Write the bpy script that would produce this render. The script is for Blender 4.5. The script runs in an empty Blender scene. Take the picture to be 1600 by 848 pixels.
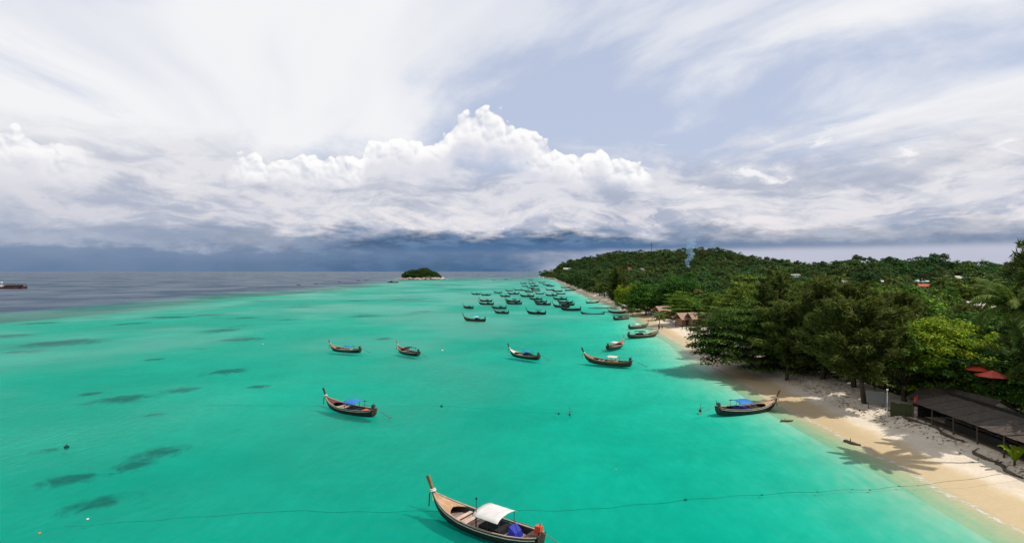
import bpy, bmesh, math, random
import numpy as np
from mathutils import Vector, Matrix

scene = bpy.context.scene
R = math.radians
F, CH = 850.0, 20.0            # focal length in 1600-wide pixels, camera height above the sea (m)

# ------------------------------------------------------------------ camera
cam_data = bpy.data.cameras.new("camera")
cam = bpy.data.objects.new("camera", cam_data)
scene.collection.objects.link(cam)
cam.location = (0, 0, CH)
cam.rotation_euler = (R(90), 0, 0)
cam_data.sensor_width = 36.0
cam_data.lens = F / 1600.0 * 36.0
cam_data.clip_start = 0.5
cam_data.clip_end = 120000
scene.camera = cam
scene.render.resolution_x, scene.render.resolution_y = 1024, 542

# ------------------------------------------------------------------ exposure
scene.view_settings.view_transform = 'Standard'
scene.view_settings.look = 'None'
scene.view_settings.exposure = 0.0
scene.view_settings.gamma = 1.0
scene.view_settings.use_curve_mapping = False
scene.cycles.max_bounces = 4
scene.cycles.transparent_max_bounces = 12
scene.cycles.diffuse_bounces = 2
scene.cycles.glossy_bounces = 1
scene.cycles.transmission_bounces = 1
scene.cycles.caustics_reflective = False
scene.cycles.caustics_refractive = False

# ------------------------------------------------------------------ sun
SUN_EL = R(57)
SUN_AZ = R(114)                # clockwise from the view direction (+Y): behind, to the right
sun_dir = Vector((math.sin(SUN_AZ) * math.cos(SUN_EL), math.cos(SUN_AZ) * math.cos(SUN_EL), math.sin(SUN_EL)))
sl = bpy.data.lights.new("sun", 'SUN')
sl.energy = 5.0
sl.angle = R(0.6)
sl.color = (1.0, 0.95, 0.87)
sun = bpy.data.objects.new("sun", sl)
scene.collection.objects.link(sun)
sun.rotation_euler = (-sun_dir).to_track_quat('-Z', 'Y').to_euler()
sun.location = (200, -200, 300)


# ------------------------------------------------------------------ node helper
class NG:
    """Tiny expression builder for shader node trees."""
    def __init__(self, tree):
        self.t = tree

    def node(self, kind, **kw):
        n = self.t.nodes.new(kind)
        for k, v in kw.items():
            setattr(n, k, v)
        return n

    def put(self, sock, v):
        if v is None:
            return
        if isinstance(v, bpy.types.NodeSocket):
            self.t.links.new(v, sock)
        else:
            sock.default_value = v

    def m(self, op, a, b=None, c=None, clamp=False):
        n = self.node('ShaderNodeMath', operation=op, use_clamp=clamp)
        for i, v in enumerate((a, b, c)):
            self.put(n.inputs[i], v)
        return n.outputs[0]

    def add(self, a, b): return self.m('ADD', a, b)
    def sub(self, a, b): return self.m('SUBTRACT', a, b)
    def mul(self, a, b): return self.m('MULTIPLY', a, b)
    def div(self, a, b): return self.m('DIVIDE', a, b)
    def mx(self, a, b): return self.m('MAXIMUM', a, b)
    def mn(self, a, b): return self.m('MINIMUM', a, b)

    def step(self, a, b, x):       # smoothstep, falling when a > b
        n = self.node('ShaderNodeMapRange', interpolation_type='SMOOTHSTEP')
        if isinstance(a, (int, float)) and isinstance(b, (int, float)) and a > b:
            self.put(n.inputs['Value'], x)
            n.inputs['From Min'].default_value = b
            n.inputs['From Max'].default_value = a
            n.inputs['To Min'].default_value = 1
            n.inputs['To Max'].default_value = 0
        else:
            self.put(n.inputs['Value'], x)
            self.put(n.inputs['From Min'], a)
            self.put(n.inputs['From Max'], b)
        return n.outputs[0]

    def lin(self, x, a, b, c=0.0, d=1.0):
        n = self.node('ShaderNodeMapRange')
        self.put(n.inputs['Value'], x)
        for k, v in zip(('From Min', 'From Max', 'To Min', 'To Max'), (a, b, c, d)):
            self.put(n.inputs[k], v)
        return n.outputs[0]

    def vec(self, x, y, z):
        n = self.node('ShaderNodeCombineXYZ')
        for i, v in enumerate((x, y, z)):
            self.put(n.inputs[i], v)
        return n.outputs[0]

    def xyz(self, v):
        n = self.node('ShaderNodeSeparateXYZ')
        self.put(n.inputs[0], v)
        return n.outputs[0], n.outputs[1], n.outputs[2]

    def vm(self, op, a, b=None, scale=None):
        n = self.node('ShaderNodeVectorMath', operation=op)
        self.put(n.inputs[0], a)
        if b is not None:
            self.put(n.inputs[1], b)
        if scale is not None:
            self.put(n.inputs['Scale'], scale)
        return n.outputs['Value'] if op in ('DOT_PRODUCT', 'LENGTH', 'DISTANCE') else n.outputs[0]

    def noise(self, v, scale, detail=4, rough=0.5, dist=0.0, out=0, dim='3D'):
        n = self.node('ShaderNodeTexNoise', noise_dimensions=dim)
        self.put(n.inputs['Vector'], v)
        n.inputs['Scale'].default_value = scale
        n.inputs['Detail'].default_value = detail
        n.inputs['Roughness'].default_value = rough
        n.inputs['Distortion'].default_value = dist
        return n.outputs[out]

    def voronoi(self, v, scale, detail=0, rough=0.5, smooth=0.0, rand=1.0, dim='3D'):
        n = self.node('ShaderNodeTexVoronoi', feature='SMOOTH_F1' if smooth else 'F1', voronoi_dimensions=dim)
        self.put(n.inputs['Vector'], v)
        n.inputs['Scale'].default_value = scale
        n.inputs['Detail'].default_value = detail
        n.inputs['Roughness'].default_value = rough
        n.inputs['Randomness'].default_value = rand
        if smooth:
            n.inputs['Smoothness'].default_value = smooth
        return n.outputs['Distance']

    def mix(self, f, a, b):
        n = self.node('ShaderNodeMix', data_type='RGBA')
        self.put(n.inputs[0], f)
        for s, v in ((n.inputs[6], a), (n.inputs[7], b)):
            if isinstance(v, (tuple, list)) and len(v) == 3:
                v = (*v, 1.0)
            self.put(s, v)
        return n.outputs[2]

    def curve(self, x, pts):
        n = self.node('ShaderNodeFloatCurve')
        cu = n.mapping.curves[0]
        cu.points[0].location = pts[0]
        cu.points[-1].location = pts[-1]
        for p in pts[1:-1]:
            cu.points.new(*p)
        for p in cu.points:
            p.handle_type = 'AUTO_CLAMPED'
        n.mapping.update()
        self.put(n.inputs['Value'], x)
        return n.outputs[0]

    def bump(self, h, strength, dist=0.1, normal=None):
        n = self.node('ShaderNodeBump')
        n.inputs['Strength'].default_value = strength
        n.inputs['Distance'].default_value = dist
        self.put(n.inputs['Height'], h)
        self.put(n.inputs['Normal'], normal)
        return n.outputs[0]


# ------------------------------------------------------------------ world: Nishita sky with cloud layers by direction
def build_world():
    w = bpy.data.worlds.new("World")
    scene.world = w
    w.use_nodes = True
    t = w.node_tree
    t.nodes.clear()
    g = NG(t)
    sky = g.node('ShaderNodeTexSky', sky_type='NISHITA', sun_disc=False)
    sky.sun_elevation = SUN_EL
    sky.sun_rotation = SUN_AZ
    sky.air_density = 1.0
    sky.dust_density = 2.0
    clear = g.vm('SCALE', sky.outputs[0], scale=0.11)

    tc = g.node('ShaderNodeTexCoord')
    d = g.vm('NORMALIZE', tc.outputs['Generated'])
    dx, dy, dz = g.xyz(d)
    A = g.mul(g.m('ARCTAN2', dx, dy), 57.29578)
    E = g.mul(g.m('ARCSINE', dz), 57.29578)

    ar, er = g.mul(A, 0.0174533), g.mul(E, 0.0174533)

    def n2d(u, v, scale, detail, rough, off=0.0, out=0, dist=0.0):
        return g.noise(g.vec(g.add(u, off), v, 0.0), scale, detail, rough, dist, out, '2D')

    # --- high sheet: streaks of altostratus lying on a plane, running one way
    zz = g.add(g.mx(dz, 0.0), 0.10)
    qx, qy = g.div(dx, zz), g.div(dy, zz)
    a0 = R(-22)
    al = g.add(g.mul(qx, math.sin(a0)), g.mul(qy, math.cos(a0)))
    ac = g.sub(g.mul(qx, math.cos(a0)), g.mul(qy, math.sin(a0)))
    w0 = g.mul(g.sub(n2d(al, ac, 0.55, 1, 0.5), 0.5), 0.9)
    n1 = n2d(g.add(g.mul(al, 0.52), g.mul(w0, 0.5)), g.add(ac, w0), 0.85, 8, 0.57, 20.3)
    n2 = n2d(g.mul(al, 0.26), g.add(g.mul(ac, 1.3), w0), 1.0, 4, 0.5, 9.1)
    left = g.step(8.0, -38.0, A)
    hi = g.add(g.add(g.mul(n1, 0.72), g.mul(n2, 0.28)), g.mul(left, 0.10))
    gap = g.mul(g.mul(g.step(22.0, 14.0, E), g.step(-34.0, -20.0, A)), g.step(24.0, 8.0, A))
    hi = g.sub(hi, g.mul(gap, 0.07))
    himask = g.step(0.40, 0.555, hi)
    veil = g.mix(0.80, clear, (0.565, 0.635, 0.815))
    hicol = g.mix(g.step(0.34, 0.60, g.add(n2, g.mul(left, 0.14))), (0.76, 0.785, 0.855), (0.92, 0.92, 0.935))
    col = g.mix(g.mul(himask, 0.95), veil, hicol)

    # --- lower grey deck
    ev = g.mul(er, 2.8)
    dwp = g.mul(g.sub(n2d(ar, ev, 4.0, 3, 0.5), 0.5), 0.20)
    dn = n2d(g.add(ar, dwp), g.add(ev, dwp), 5.5, 8, 0.60, 2.3)
    dn2 = n2d(g.sub(ar, dwp), g.add(ev, dwp), 12.0, 7, 0.62, 6.4)
    decktop = g.add(10.4, g.mul(g.sub(dn, 0.5), 9.0))
    deck = g.step(2.8, -1.4, g.sub(E, decktop))
    dk = g.add(g.mul(dn, 0.6), g.mul(dn2, 0.4))
    deckc = g.mix(g.step(0.36, 0.585, dk), (0.40, 0.44, 0.56), (0.76, 0.755, 0.80))
    warm = g.mul(g.step(2.0, 4.2, E), g.mul(g.step(8.5, 5.0, E), g.step(0.48, 0.62, dn2)))
    deckc = g.mix(g.mul(warm, 0.55), deckc, (0.90, 0.83, 0.83))
    leftdark = g.mul(g.step(-8.0, -40.0, A), g.step(9.0, 4.5, E))
    deckc = g.mix(g.mul(leftdark, 0.45), deckc, (0.33, 0.39, 0.53))
    col = g.mix(g.mul(deck, 0.88), col, deckc)

    # --- towering cumulus, its top edge over azimuth
    Hc = g.mul(g.curve(g.lin(A, -60, 60, 0, 1), [(x / 120 + 0.5, y / 20) for x, y in (
        (-60, 8.8), (-47, 9.6), (-42, 10.6), (-38.5, 10.0), (-35, 8.6), (-29, 8.4), (-27.2, 10.0), (-23, 11.2), (-18, 11.0), (-15.4, 11.6),
        (-14.5, 13.9), (-10.7, 13.5), (-7, 14.4), (-4.9, 16.2), (-2.0, 16.3), (0.2, 15.2), (2.2, 14.5), (4.0, 12.9),
        (6.5, 12.4), (9.0, 12.7), (10.4, 11.4), (13.4, 11.0), (14.4, 9.6), (18, 7.8), (60, 7.4))]), 20.0)
    cw = g.noise(g.vec(ar, er, 0.0), 26.0, 2, 0.5, 0.0, 1, '2D')
    cwx, cwy, cwz = g.xyz(cw)
    cu = g.add(ar, g.mul(g.sub(cwx, 0.5), 0.022))
    cv = g.add(er, g.mul(g.sub(cwy, 0.5), 0.022))

    def lumps(u, v):
        p = g.vec(u, v, 0.0)
        a_ = g.voronoi(p, 17.0, 0, 0.5, 0.30, 1.0, '2D')
        b_ = g.voronoi(p, 38.0, 0, 0.5, 0.0, 1.0, '2D')
        c_ = g.voronoi(p, 84.0, 0, 0.5, 0.0, 1.0, '2D')
        return g.sub(0.78, g.add(g.mul(a_, 0.62), g.add(g.mul(b_, 0.32), g.mul(c_, 0.15))))
    L0 = lumps(cu, cv)
    L1 = lumps(g.add(cu, 0.0030), g.add(cv, 0.0070))
    cdist = g.sub(g.add(g.add(Hc, 0.25), g.mul(g.sub(L0, 0.42), 2.7)), E)
    cmask = g.mul(g.mul(g.step(0.0, 0.24, cdist), g.step(5.6, 2.2, cdist)), g.step(6.6, 10.2, g.add(E, g.mul(g.sub(dn, 0.5), 6.0))))
    lit = g.add(0.80, g.mul(g.sub(L0, L1), 3.2))
    ccol = g.mix(g.m('MULTIPLY', lit, 1.0, clamp=True), (0.62, 0.645, 0.74), (1.0, 0.99, 0.99))
    ccol = g.mix(g.mul(g.step(0.9, 3.6, cdist), g.step(0.30, 0.54, dn)), ccol, (0.76, 0.755, 0.82))
    chigh = g.mx(g.step(9.0, 11.0, Hc), g.mul(g.step(0.55, 0.66, dn2), 0.6))
    col = g.mix(g.mul(cmask, chigh), col, ccol)
    # small puffs floating in front of the sheet to the right
    pmask = g.mul(g.mul(g.step(0.575, 0.70, dn2), g.step(10.0, 16.0, A)), g.mul(g.step(7.0, 8.5, E), g.step(14.0, 11.0, E)))
    col = g.mix(g.mul(pmask, 0.8), col, (0.95, 0.94, 0.96))

    # --- dark storm base and rain below it
    sn = n2d(ar, g.mul(er, 4.0), 7.0, 7, 0.62, 1.7)
    sn2 = n2d(ar, g.mul(er, 3.0), 17.0, 5, 0.6, 5.2)
    stop = g.add(g.add(3.75, g.mul(g.sub(sn, 0.5), 4.2)), g.mul(g.sub(sn2, 0.5), 2.4))
    sA = g.curve(g.lin(A, -60, 60, 0, 1), [(0.0, 0.40), (0.14, 0.45), (0.27, 0.62), (0.38, 0.92), (0.5, 1.0), (0.60, 0.95), (0.66, 0.62), (0.78, 0.48), (1.0, 0.42)])
    smask = g.mul(g.step(1.1, -0.6, g.sub(E, stop)), sA)
    scol = g.mix(g.step(0.38, 0.66, sn2), (0.040, 0.100, 0.205), (0.13, 0.22, 0.37))
    scol = g.mix(g.step(-12.0, -42.0, A), scol, (0.20, 0.28, 0.43))
    col = g.mix(smask, col, scol)
    # straight dark rim of the cloud base
    rim = g.mul(g.mul(g.step(1.7, 2.35, E), g.step(3.5, 2.5, g.add(E, g.mul(g.sub(sn2, 0.5), 1.6)))), g.step(-18.0, -4.0, A))
    col = g.mix(g.mul(rim, g.lin(A, 10, 40, 0.85, 0.42)), col, (0.085, 0.17, 0.33))
    # rain-lit air between the dark base and the sea, brighter to the right
    under = g.step(2.55, 1.75, g.add(E, g.mul(g.sub(sn2, 0.5), g.lin(A, -5, 12, 2.2, 0.35))))
    rightside = g.step(-3.0, 16.0, g.add(A, g.mul(g.sub(sn, 0.5), 20.0)))
    ucol = g.mix(rightside, g.mix(g.step(0.1, 2.2, E), (0.075, 0.155, 0.29), (0.15, 0.23, 0.37)), (0.53, 0.55, 0.66))
    col = g.mix(g.mul(under, g.lin(rightside, 0, 1, 0.75, 0.9)), col, ucol)

    bg = g.node('ShaderNodeBackground')
    g.put(bg.inputs[0], col)
    bg.inputs[1].default_value = 1.0
    out = g.node('ShaderNodeOutputWorld')
    t.links.new(bg.outputs[0], out.inputs[0])
    w.cycles.sampling_method = 'MANUAL'
    w.cycles.sample_map_resolution = 512


build_world()


# ------------------------------------------------------------------ general helpers
rnd = random.Random(7)


def at(px, py, z=0.0):
    """Point on the horizontal plane z seen at a pixel of the 1600x848 photograph."""
    Y = F * (CH - z) / (py - 423.5)
    return Vector(((px - 800) / F * Y, Y, z))


def tag(o, label=None, cat=None, group=None, kind=None):
    if label: o['label'] = label
    if cat: o['category'] = cat
    if group: o['group'] = group
    if kind: o['kind'] = kind
    return o


def empty(name, loc, rz=0.0, scale=1.0):
    o = bpy.data.objects.new(name, None)
    scene.collection.objects.link(o)
    o.location = loc
    o.rotation_euler = (0, 0, rz)
    o.scale = (scale, scale, scale)
    o.empty_display_size = 0.3
    return o


def link_obj(name, mesh, mat=None, parent=None):
    o = bpy.data.objects.new(name, mesh)
    scene.collection.objects.link(o)
    if mat is not None:
        if len(mesh.materials) == 0:
            mesh.materials.append(mat)
        elif mesh.materials[0] is not mat:
            o.material_slots[0].link = 'OBJECT'
            o.material_slots[0].material = mat
    if parent is not None:
        o.parent = parent
    return o


def np_mesh(name, verts, faces, smooth=False):
    """Mesh from arrays; faces is an (n,3) or (n,4) array, or a list of such arrays."""
    me = bpy.data.meshes.new(name)
    verts = np.asarray(verts, dtype=np.float32)
    fl = faces if isinstance(faces, list) else [faces]
    fl = [np.asarray(f, dtype=np.int32) for f in fl if len(f)]
    me.vertices.add(len(verts))
    me.vertices.foreach_set('co', verts.ravel())
    tot = np.concatenate([np.full(len(f), f.shape[1], dtype=np.int32) for f in fl])
    idx = np.concatenate([f.ravel() for f in fl])
    me.loops.add(len(idx))
    me.loops.foreach_set('vertex_index', idx)
    me.polygons.add(len(tot))
    me.polygons.foreach_set('loop_start', np.concatenate([[0], np.cumsum(tot)[:-1]]).astype(np.int32))
    me.polygons.foreach_set('loop_total', tot)
    if smooth:
        me.polygons.foreach_set('use_smooth', np.ones(len(tot), dtype=bool))
    me.update(calc_edges=True)
    return me


class MB:
    """Collects boxes, tubes and sheets into one mesh."""
    def __init__(self):
        self.v, self.f = [], []

    def poly(self, pts, faces):
        b = len(self.v)
        self.v += [tuple(p) for p in pts]
        self.f += [tuple(b + i for i in f) for f in faces]
        return self

    def box(self, c, s, rz=0.0, m=None):
        x, y, z = s[0] / 2, s[1] / 2, s[2] / 2
        M = Matrix.Translation(Vector(c)) @ (m if m is not None else Matrix.Rotation(rz, 4, 'Z'))
        p = [M @ Vector((i * x, j * y, k * z)) for k in (-1, 1) for i, j in ((-1, -1), (1, -1), (1, 1), (-1, 1))]
        return self.poly(p, [(3, 2, 1, 0), (4, 5, 6, 7), (0, 1, 5, 4), (1, 2, 6, 5), (2, 3, 7, 6), (3, 0, 4, 7)])

    def bar(self, a, b, w, h=None):
        a, b = Vector(a), Vector(b)
        h = w if h is None else h
        d = b - a
        m = d.to_track_quat('X', 'Z').to_matrix().to_4x4()
        return self.box((a + b) / 2, (d.length, w, h), m=m)

    def tube(self, pts, rad, n=8, cap=True):
        pts = [Vector(p) for p in pts]
        rr = rad if isinstance(rad, (list, tuple)) else [rad] * len(pts)
        rings = []
        up = None
        for i, p in enumerate(pts):
            t = (pts[min(i + 1, len(pts) - 1)] - pts[max(i - 1, 0)])
            if t.length < 1e-9: t = Vector((0, 0, 1))
            t.normalize()
            if up is None:
                up = t.orthogonal().normalized()
            else:
                up = (up - t * up.dot(t))
                up = up.normalized() if up.length > 1e-6 else t.orthogonal().normalized()
            s = t.cross(up)
            rings.append([p + (up * math.cos(2 * math.pi * k / n) + s * math.sin(2 * math.pi * k / n)) * rr[i] for k in range(n)])
        b = len(self.v)
        for r in rings: self.v += [tuple(q) for q in r]
        for i in range(len(rings) - 1):
            for k in range(n):
                k2 = (k + 1) % n
                self.f.append((b + i * n + k, b + i * n + k2, b + (i + 1) * n + k2, b + (i + 1) * n + k))
        if cap:
            self.f.append(tuple(b + k for k in reversed(range(n))))
            e = b + (len(rings) - 1) * n
            self.f.append(tuple(e + k for k in range(n)))
        return self

    def lathe(self, prof, n=12, c=(0, 0, 0)):
        b = len(self.v)
        for r, z in prof:
            for k in range(n):
                a = 2 * math.pi * k / n
                self.v.append((c[0] + r * math.cos(a), c[1] + r * math.sin(a), c[2] + z))
        for i in range(len(prof) - 1):
            for k in range(n):
                k2 = (k + 1) % n
                self.f.append((b + i * n + k, b + i * n + k2, b + (i + 1) * n + k2, b + (i + 1) * n + k))
        return self

    def mesh(self, name, smooth=False):
        me = bpy.data.meshes.new(name)
        me.from_pydata(self.v, [], self.f)
        if smooth:
            me.polygons.foreach_set('use_smooth', np.ones(len(me.polygons), dtype=bool))
        me.update()
        return me

    def build(self, name, mat, parent=None, smooth=False):
        return link_obj(name, self.mesh(name, smooth), mat, parent)


# ------------------------------------------------------------------ the lie of the land
SHY = [-4000, 0, 40, 60, 75, 96, 112, 136, 167, 222, 276, 312, 391, 540, 872, 1260, 1600, 1790, 1900, 2100, 2600, 60000]
SHX = [39.8, 39.8, 39.9, 40.0, 40.6, 41.9, 42.2, 45, 49.3, 54, 59, 59.5, 60.5, 66.6, 82, 101, 97, 88, 150, 420, 1800, 9000]
HILLS = [(325, 1300, 28.2, 75, 220), (250, 1450, 27.6, 60, 200), (175, 1600, 20.6, 50, 150), (110, 1700, 8.8, 40, 80),
         (365, 1150, 10.7, 80, 200), (400, 1050, 24.1, 60, 150), (480, 700, 5.6, 100, 120), (430, 600, 11.5, 70, 80)]


def sstep(a, b, x):
    t = np.clip((x - a) / (b - a), 0, 1)
    return t * t * (3 - 2 * t)


def shore(Y):
    Y = np.asarray(Y, dtype=float)
    return np.interp(Y, SHY, SHX) + 0.7 * np.sin(Y / 17.0 + 0.6) * sstep(120, 170, Y) + 0.35 * np.sin(Y / 7.3)


def depth(X, Y):
    """Depth of the water, positive below the sea surface."""
    s = X - shore(Y)
    d = np.interp(-s, [0, 3, 8, 16, 25, 40, 60, 150, 260, 400], [0, 0.16, 0.45, 0.92, 1.3, 1.6, 1.66, 1.7, 1.8, 2.0])
    edge = -222 + 9 * np.sin(Y / 41.0) + 14 * np.sin(Y / 113.0 + 1.0) + 12 * np.sin(Y / 260.0)
    deep = sstep(-35, 105, edge - X)
    far = sstep(900, 2000, Y + 0.35 * X)
    return d + deep * 16.0 + far * 8.0 * sstep(0, 60, -s)


BED = 0.5         # seen through the surface the floor lies at its apparent depth


def ramp(s, Y):
    w = 150 - 85 * sstep(800, 1400, Y)
    t = np.clip((s - 8) / (w - 8), 0, 1)
    return t * t * (3 - 2 * t)


def hill(X, Y):
    h = 0.0
    for cx, cy, a, sx, sy in HILLS:
        h = h + a * np.exp(-((X - cx) / sx) ** 2 / 2 - ((Y - cy) / sy) ** 2 / 2)
    return h


def ground(X, Y):
    X = np.asarray(X, dtype=float); Y = np.asarray(Y, dtype=float)
    s = X - shore(Y)
    berm = 0.42 * sstep(7.6, 8.8, s + 0.5 * np.sin(Y / 3.1) + 0.4 * np.sin(Y / 1.3)) * sstep(130, 90, Y) if True else 0
    up = 0.095 * np.clip(s, 0, 8) + 0.75 * sstep(3, 14, s) + berm + 0.8 * sstep(300, 420, Y) * sstep(0, 5, s)
    land = up + 1.2 * sstep(30, 120, s) + hill(X, Y) * ramp(s, Y)
    return np.where(s > 0, land, -BED * depth(X, Y))


def gz(x, y):
    return float(ground(np.array([x]), np.array([y]))[0])


# ------------------------------------------------------------------ materials
def new_mat(name):
    m = bpy.data.materials.new(name)
    m.use_nodes = True
    t = m.node_tree
    t.nodes.clear()
    g = NG(t)
    out = g.node('ShaderNodeOutputMaterial')
    return m, g, out


def principled(g, out, col, rough=0.7, spec=0.3, normal=None, metal=0.0):
    p = g.node('ShaderNodeBsdfPrincipled')
    if isinstance(col, (tuple, list)): col = (*col[:3], 1.0)
    g.put(p.inputs['Base Color'], col)
    g.put(p.inputs['Roughness'], rough)
    g.put(p.inputs['Specular IOR Level'], spec)
    g.put(p.inputs['Metallic'], metal)
    g.put(p.inputs['Normal'], normal)
    g.t.links.new(p.outputs[0], out.inputs['Surface'])
    return p


def plain_mat(name, col, rough=0.6, spec=0.3, var=0.25, scale=6.0, grain=None, bump=0.15, each=0.0):
    """Painted or natural surface: base colour with worn, blotchy variation and a fine relief."""
    m, g, out = new_mat(name)
    tc = g.node('ShaderNodeTexCoord').outputs['Object']
    if grain: tc = g.vm('MULTIPLY', tc, grain)
    n = g.noise(tc, scale, 6, 0.6)
    n2 = g.noise(tc, scale * 5, 3, 0.6)
    f = g.add(g.mul(n, 0.7), g.mul(n2, 0.3))
    c0 = tuple(c * (1 - var) for c in col)
    c1 = tuple(min(1, c * (1 + var)) for c in col)
    c = g.mix(g.step(0.3, 0.7, f), c0, c1)
    if each:                                   # every board has weathered differently
        hs = g.node('ShaderNodeHueSaturation')
        g.put(hs.inputs['Color'], c)
        g.put(hs.inputs['Value'], g.lin(g.node('ShaderNodeObjectInfo').outputs['Random'], 0, 1, 1 - each, 1 + each))
        c = hs.outputs[0]
    principled(g, out, c, rough, spec, g.bump(f, bump, 0.02))
    return m


def make_sand():
    m, g, out = new_mat("sand")
    pos = g.node('ShaderNodeNewGeometry').outputs['Position']
    x, y, z = g.xyz(pos)
    n = g.noise(pos, 0.35, 6, 0.6)
    n2 = g.noise(pos, 3.0, 5, 0.65)
    pits = g.voronoi(pos, 2.2)
    f = g.add(g.mul(n, 0.6), g.mul(n2, 0.4))
    dry = g.mix(g.step(0.3, 0.7, f), (0.47, 0.395, 0.30), (0.585, 0.51, 0.41))
    litter = g.mul(g.step(0.53, 0.66, g.noise(pos, 1.1, 6, 0.7)), g.step(0.85, 1.5, z))  # brown debris, with shade along the tree line painted in too
    dry = g.mix(g.mul(litter, 0.75), dry, (0.17, 0.115, 0.07))
    wet = g.mix(f, (0.40, 0.305, 0.175), (0.465, 0.365, 0.225))
    wz = g.add(z, g.mul(g.sub(g.noise(pos, 0.22, 3, 0.5), 0.5), 0.35))
    c = g.mix(g.step(0.30, 0.52, wz), wet, dry)
    b = g.bump(g.add(g.add(g.mul(n2, 0.6), g.mul(g.noise(pos, 0.9, 4, 0.5), 0.8)), g.mul(g.mul(g.mn(pits, 0.4), 1.2), g.step(0.5, 0.9, z))), 0.7, 0.14)
    p = principled(g, out, c, g.lin(g.step(0.1, 0.5, wz), 0, 1, 0.35, 0.9), 0.25, b)
    return m


def make_seabed():
    m, g, out = new_mat("seabed")
    pos = g.node('ShaderNodeNewGeometry').outputs['Position']
    at_ = g.node('ShaderNodeAttribute', attribute_name='reef').outputs['Fac']
    n = g.noise(pos, 0.16, 6, 0.6)
    n2 = g.noise(pos, 0.9, 5, 0.7)
    big = g.noise(pos, 0.028, 4, 0.5)
    sandc = g.mix(g.step(0.3, 0.7, g.add(g.mul(big, 0.6), g.mul(n, 0.4))), (0.37, 0.31, 0.215), (0.50, 0.43, 0.31))
    rag = g.noise(g.vm('MULTIPLY', pos, (1.0, 0.8, 1.0)), 0.42, 6, 0.68, 0.6)
    f = g.add(g.mul(at_, 1.15), g.mul(g.sub(rag, 0.5), 1.9))
    spots = g.mul(g.step(0.60, 0.72, g.noise(pos, 0.05, 5, 0.62)), 0.5)
    rm = g.mx(g.mul(g.step(0.28, 0.98, f), g.step(0.04, 0.18, at_)), g.mul(spots, g.step(-30.0, -70.0, g.xyz(pos)[0])))
    reefc = g.mix(g.step(0.35, 0.65, n2), (0.012, 0.013, 0.014), (0.055, 0.048, 0.042))
    c = g.mix(g.mul(rm, 0.98), sandc, reefc)
    principled(g, out, c, 0.95, 0.1)
    return m


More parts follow.
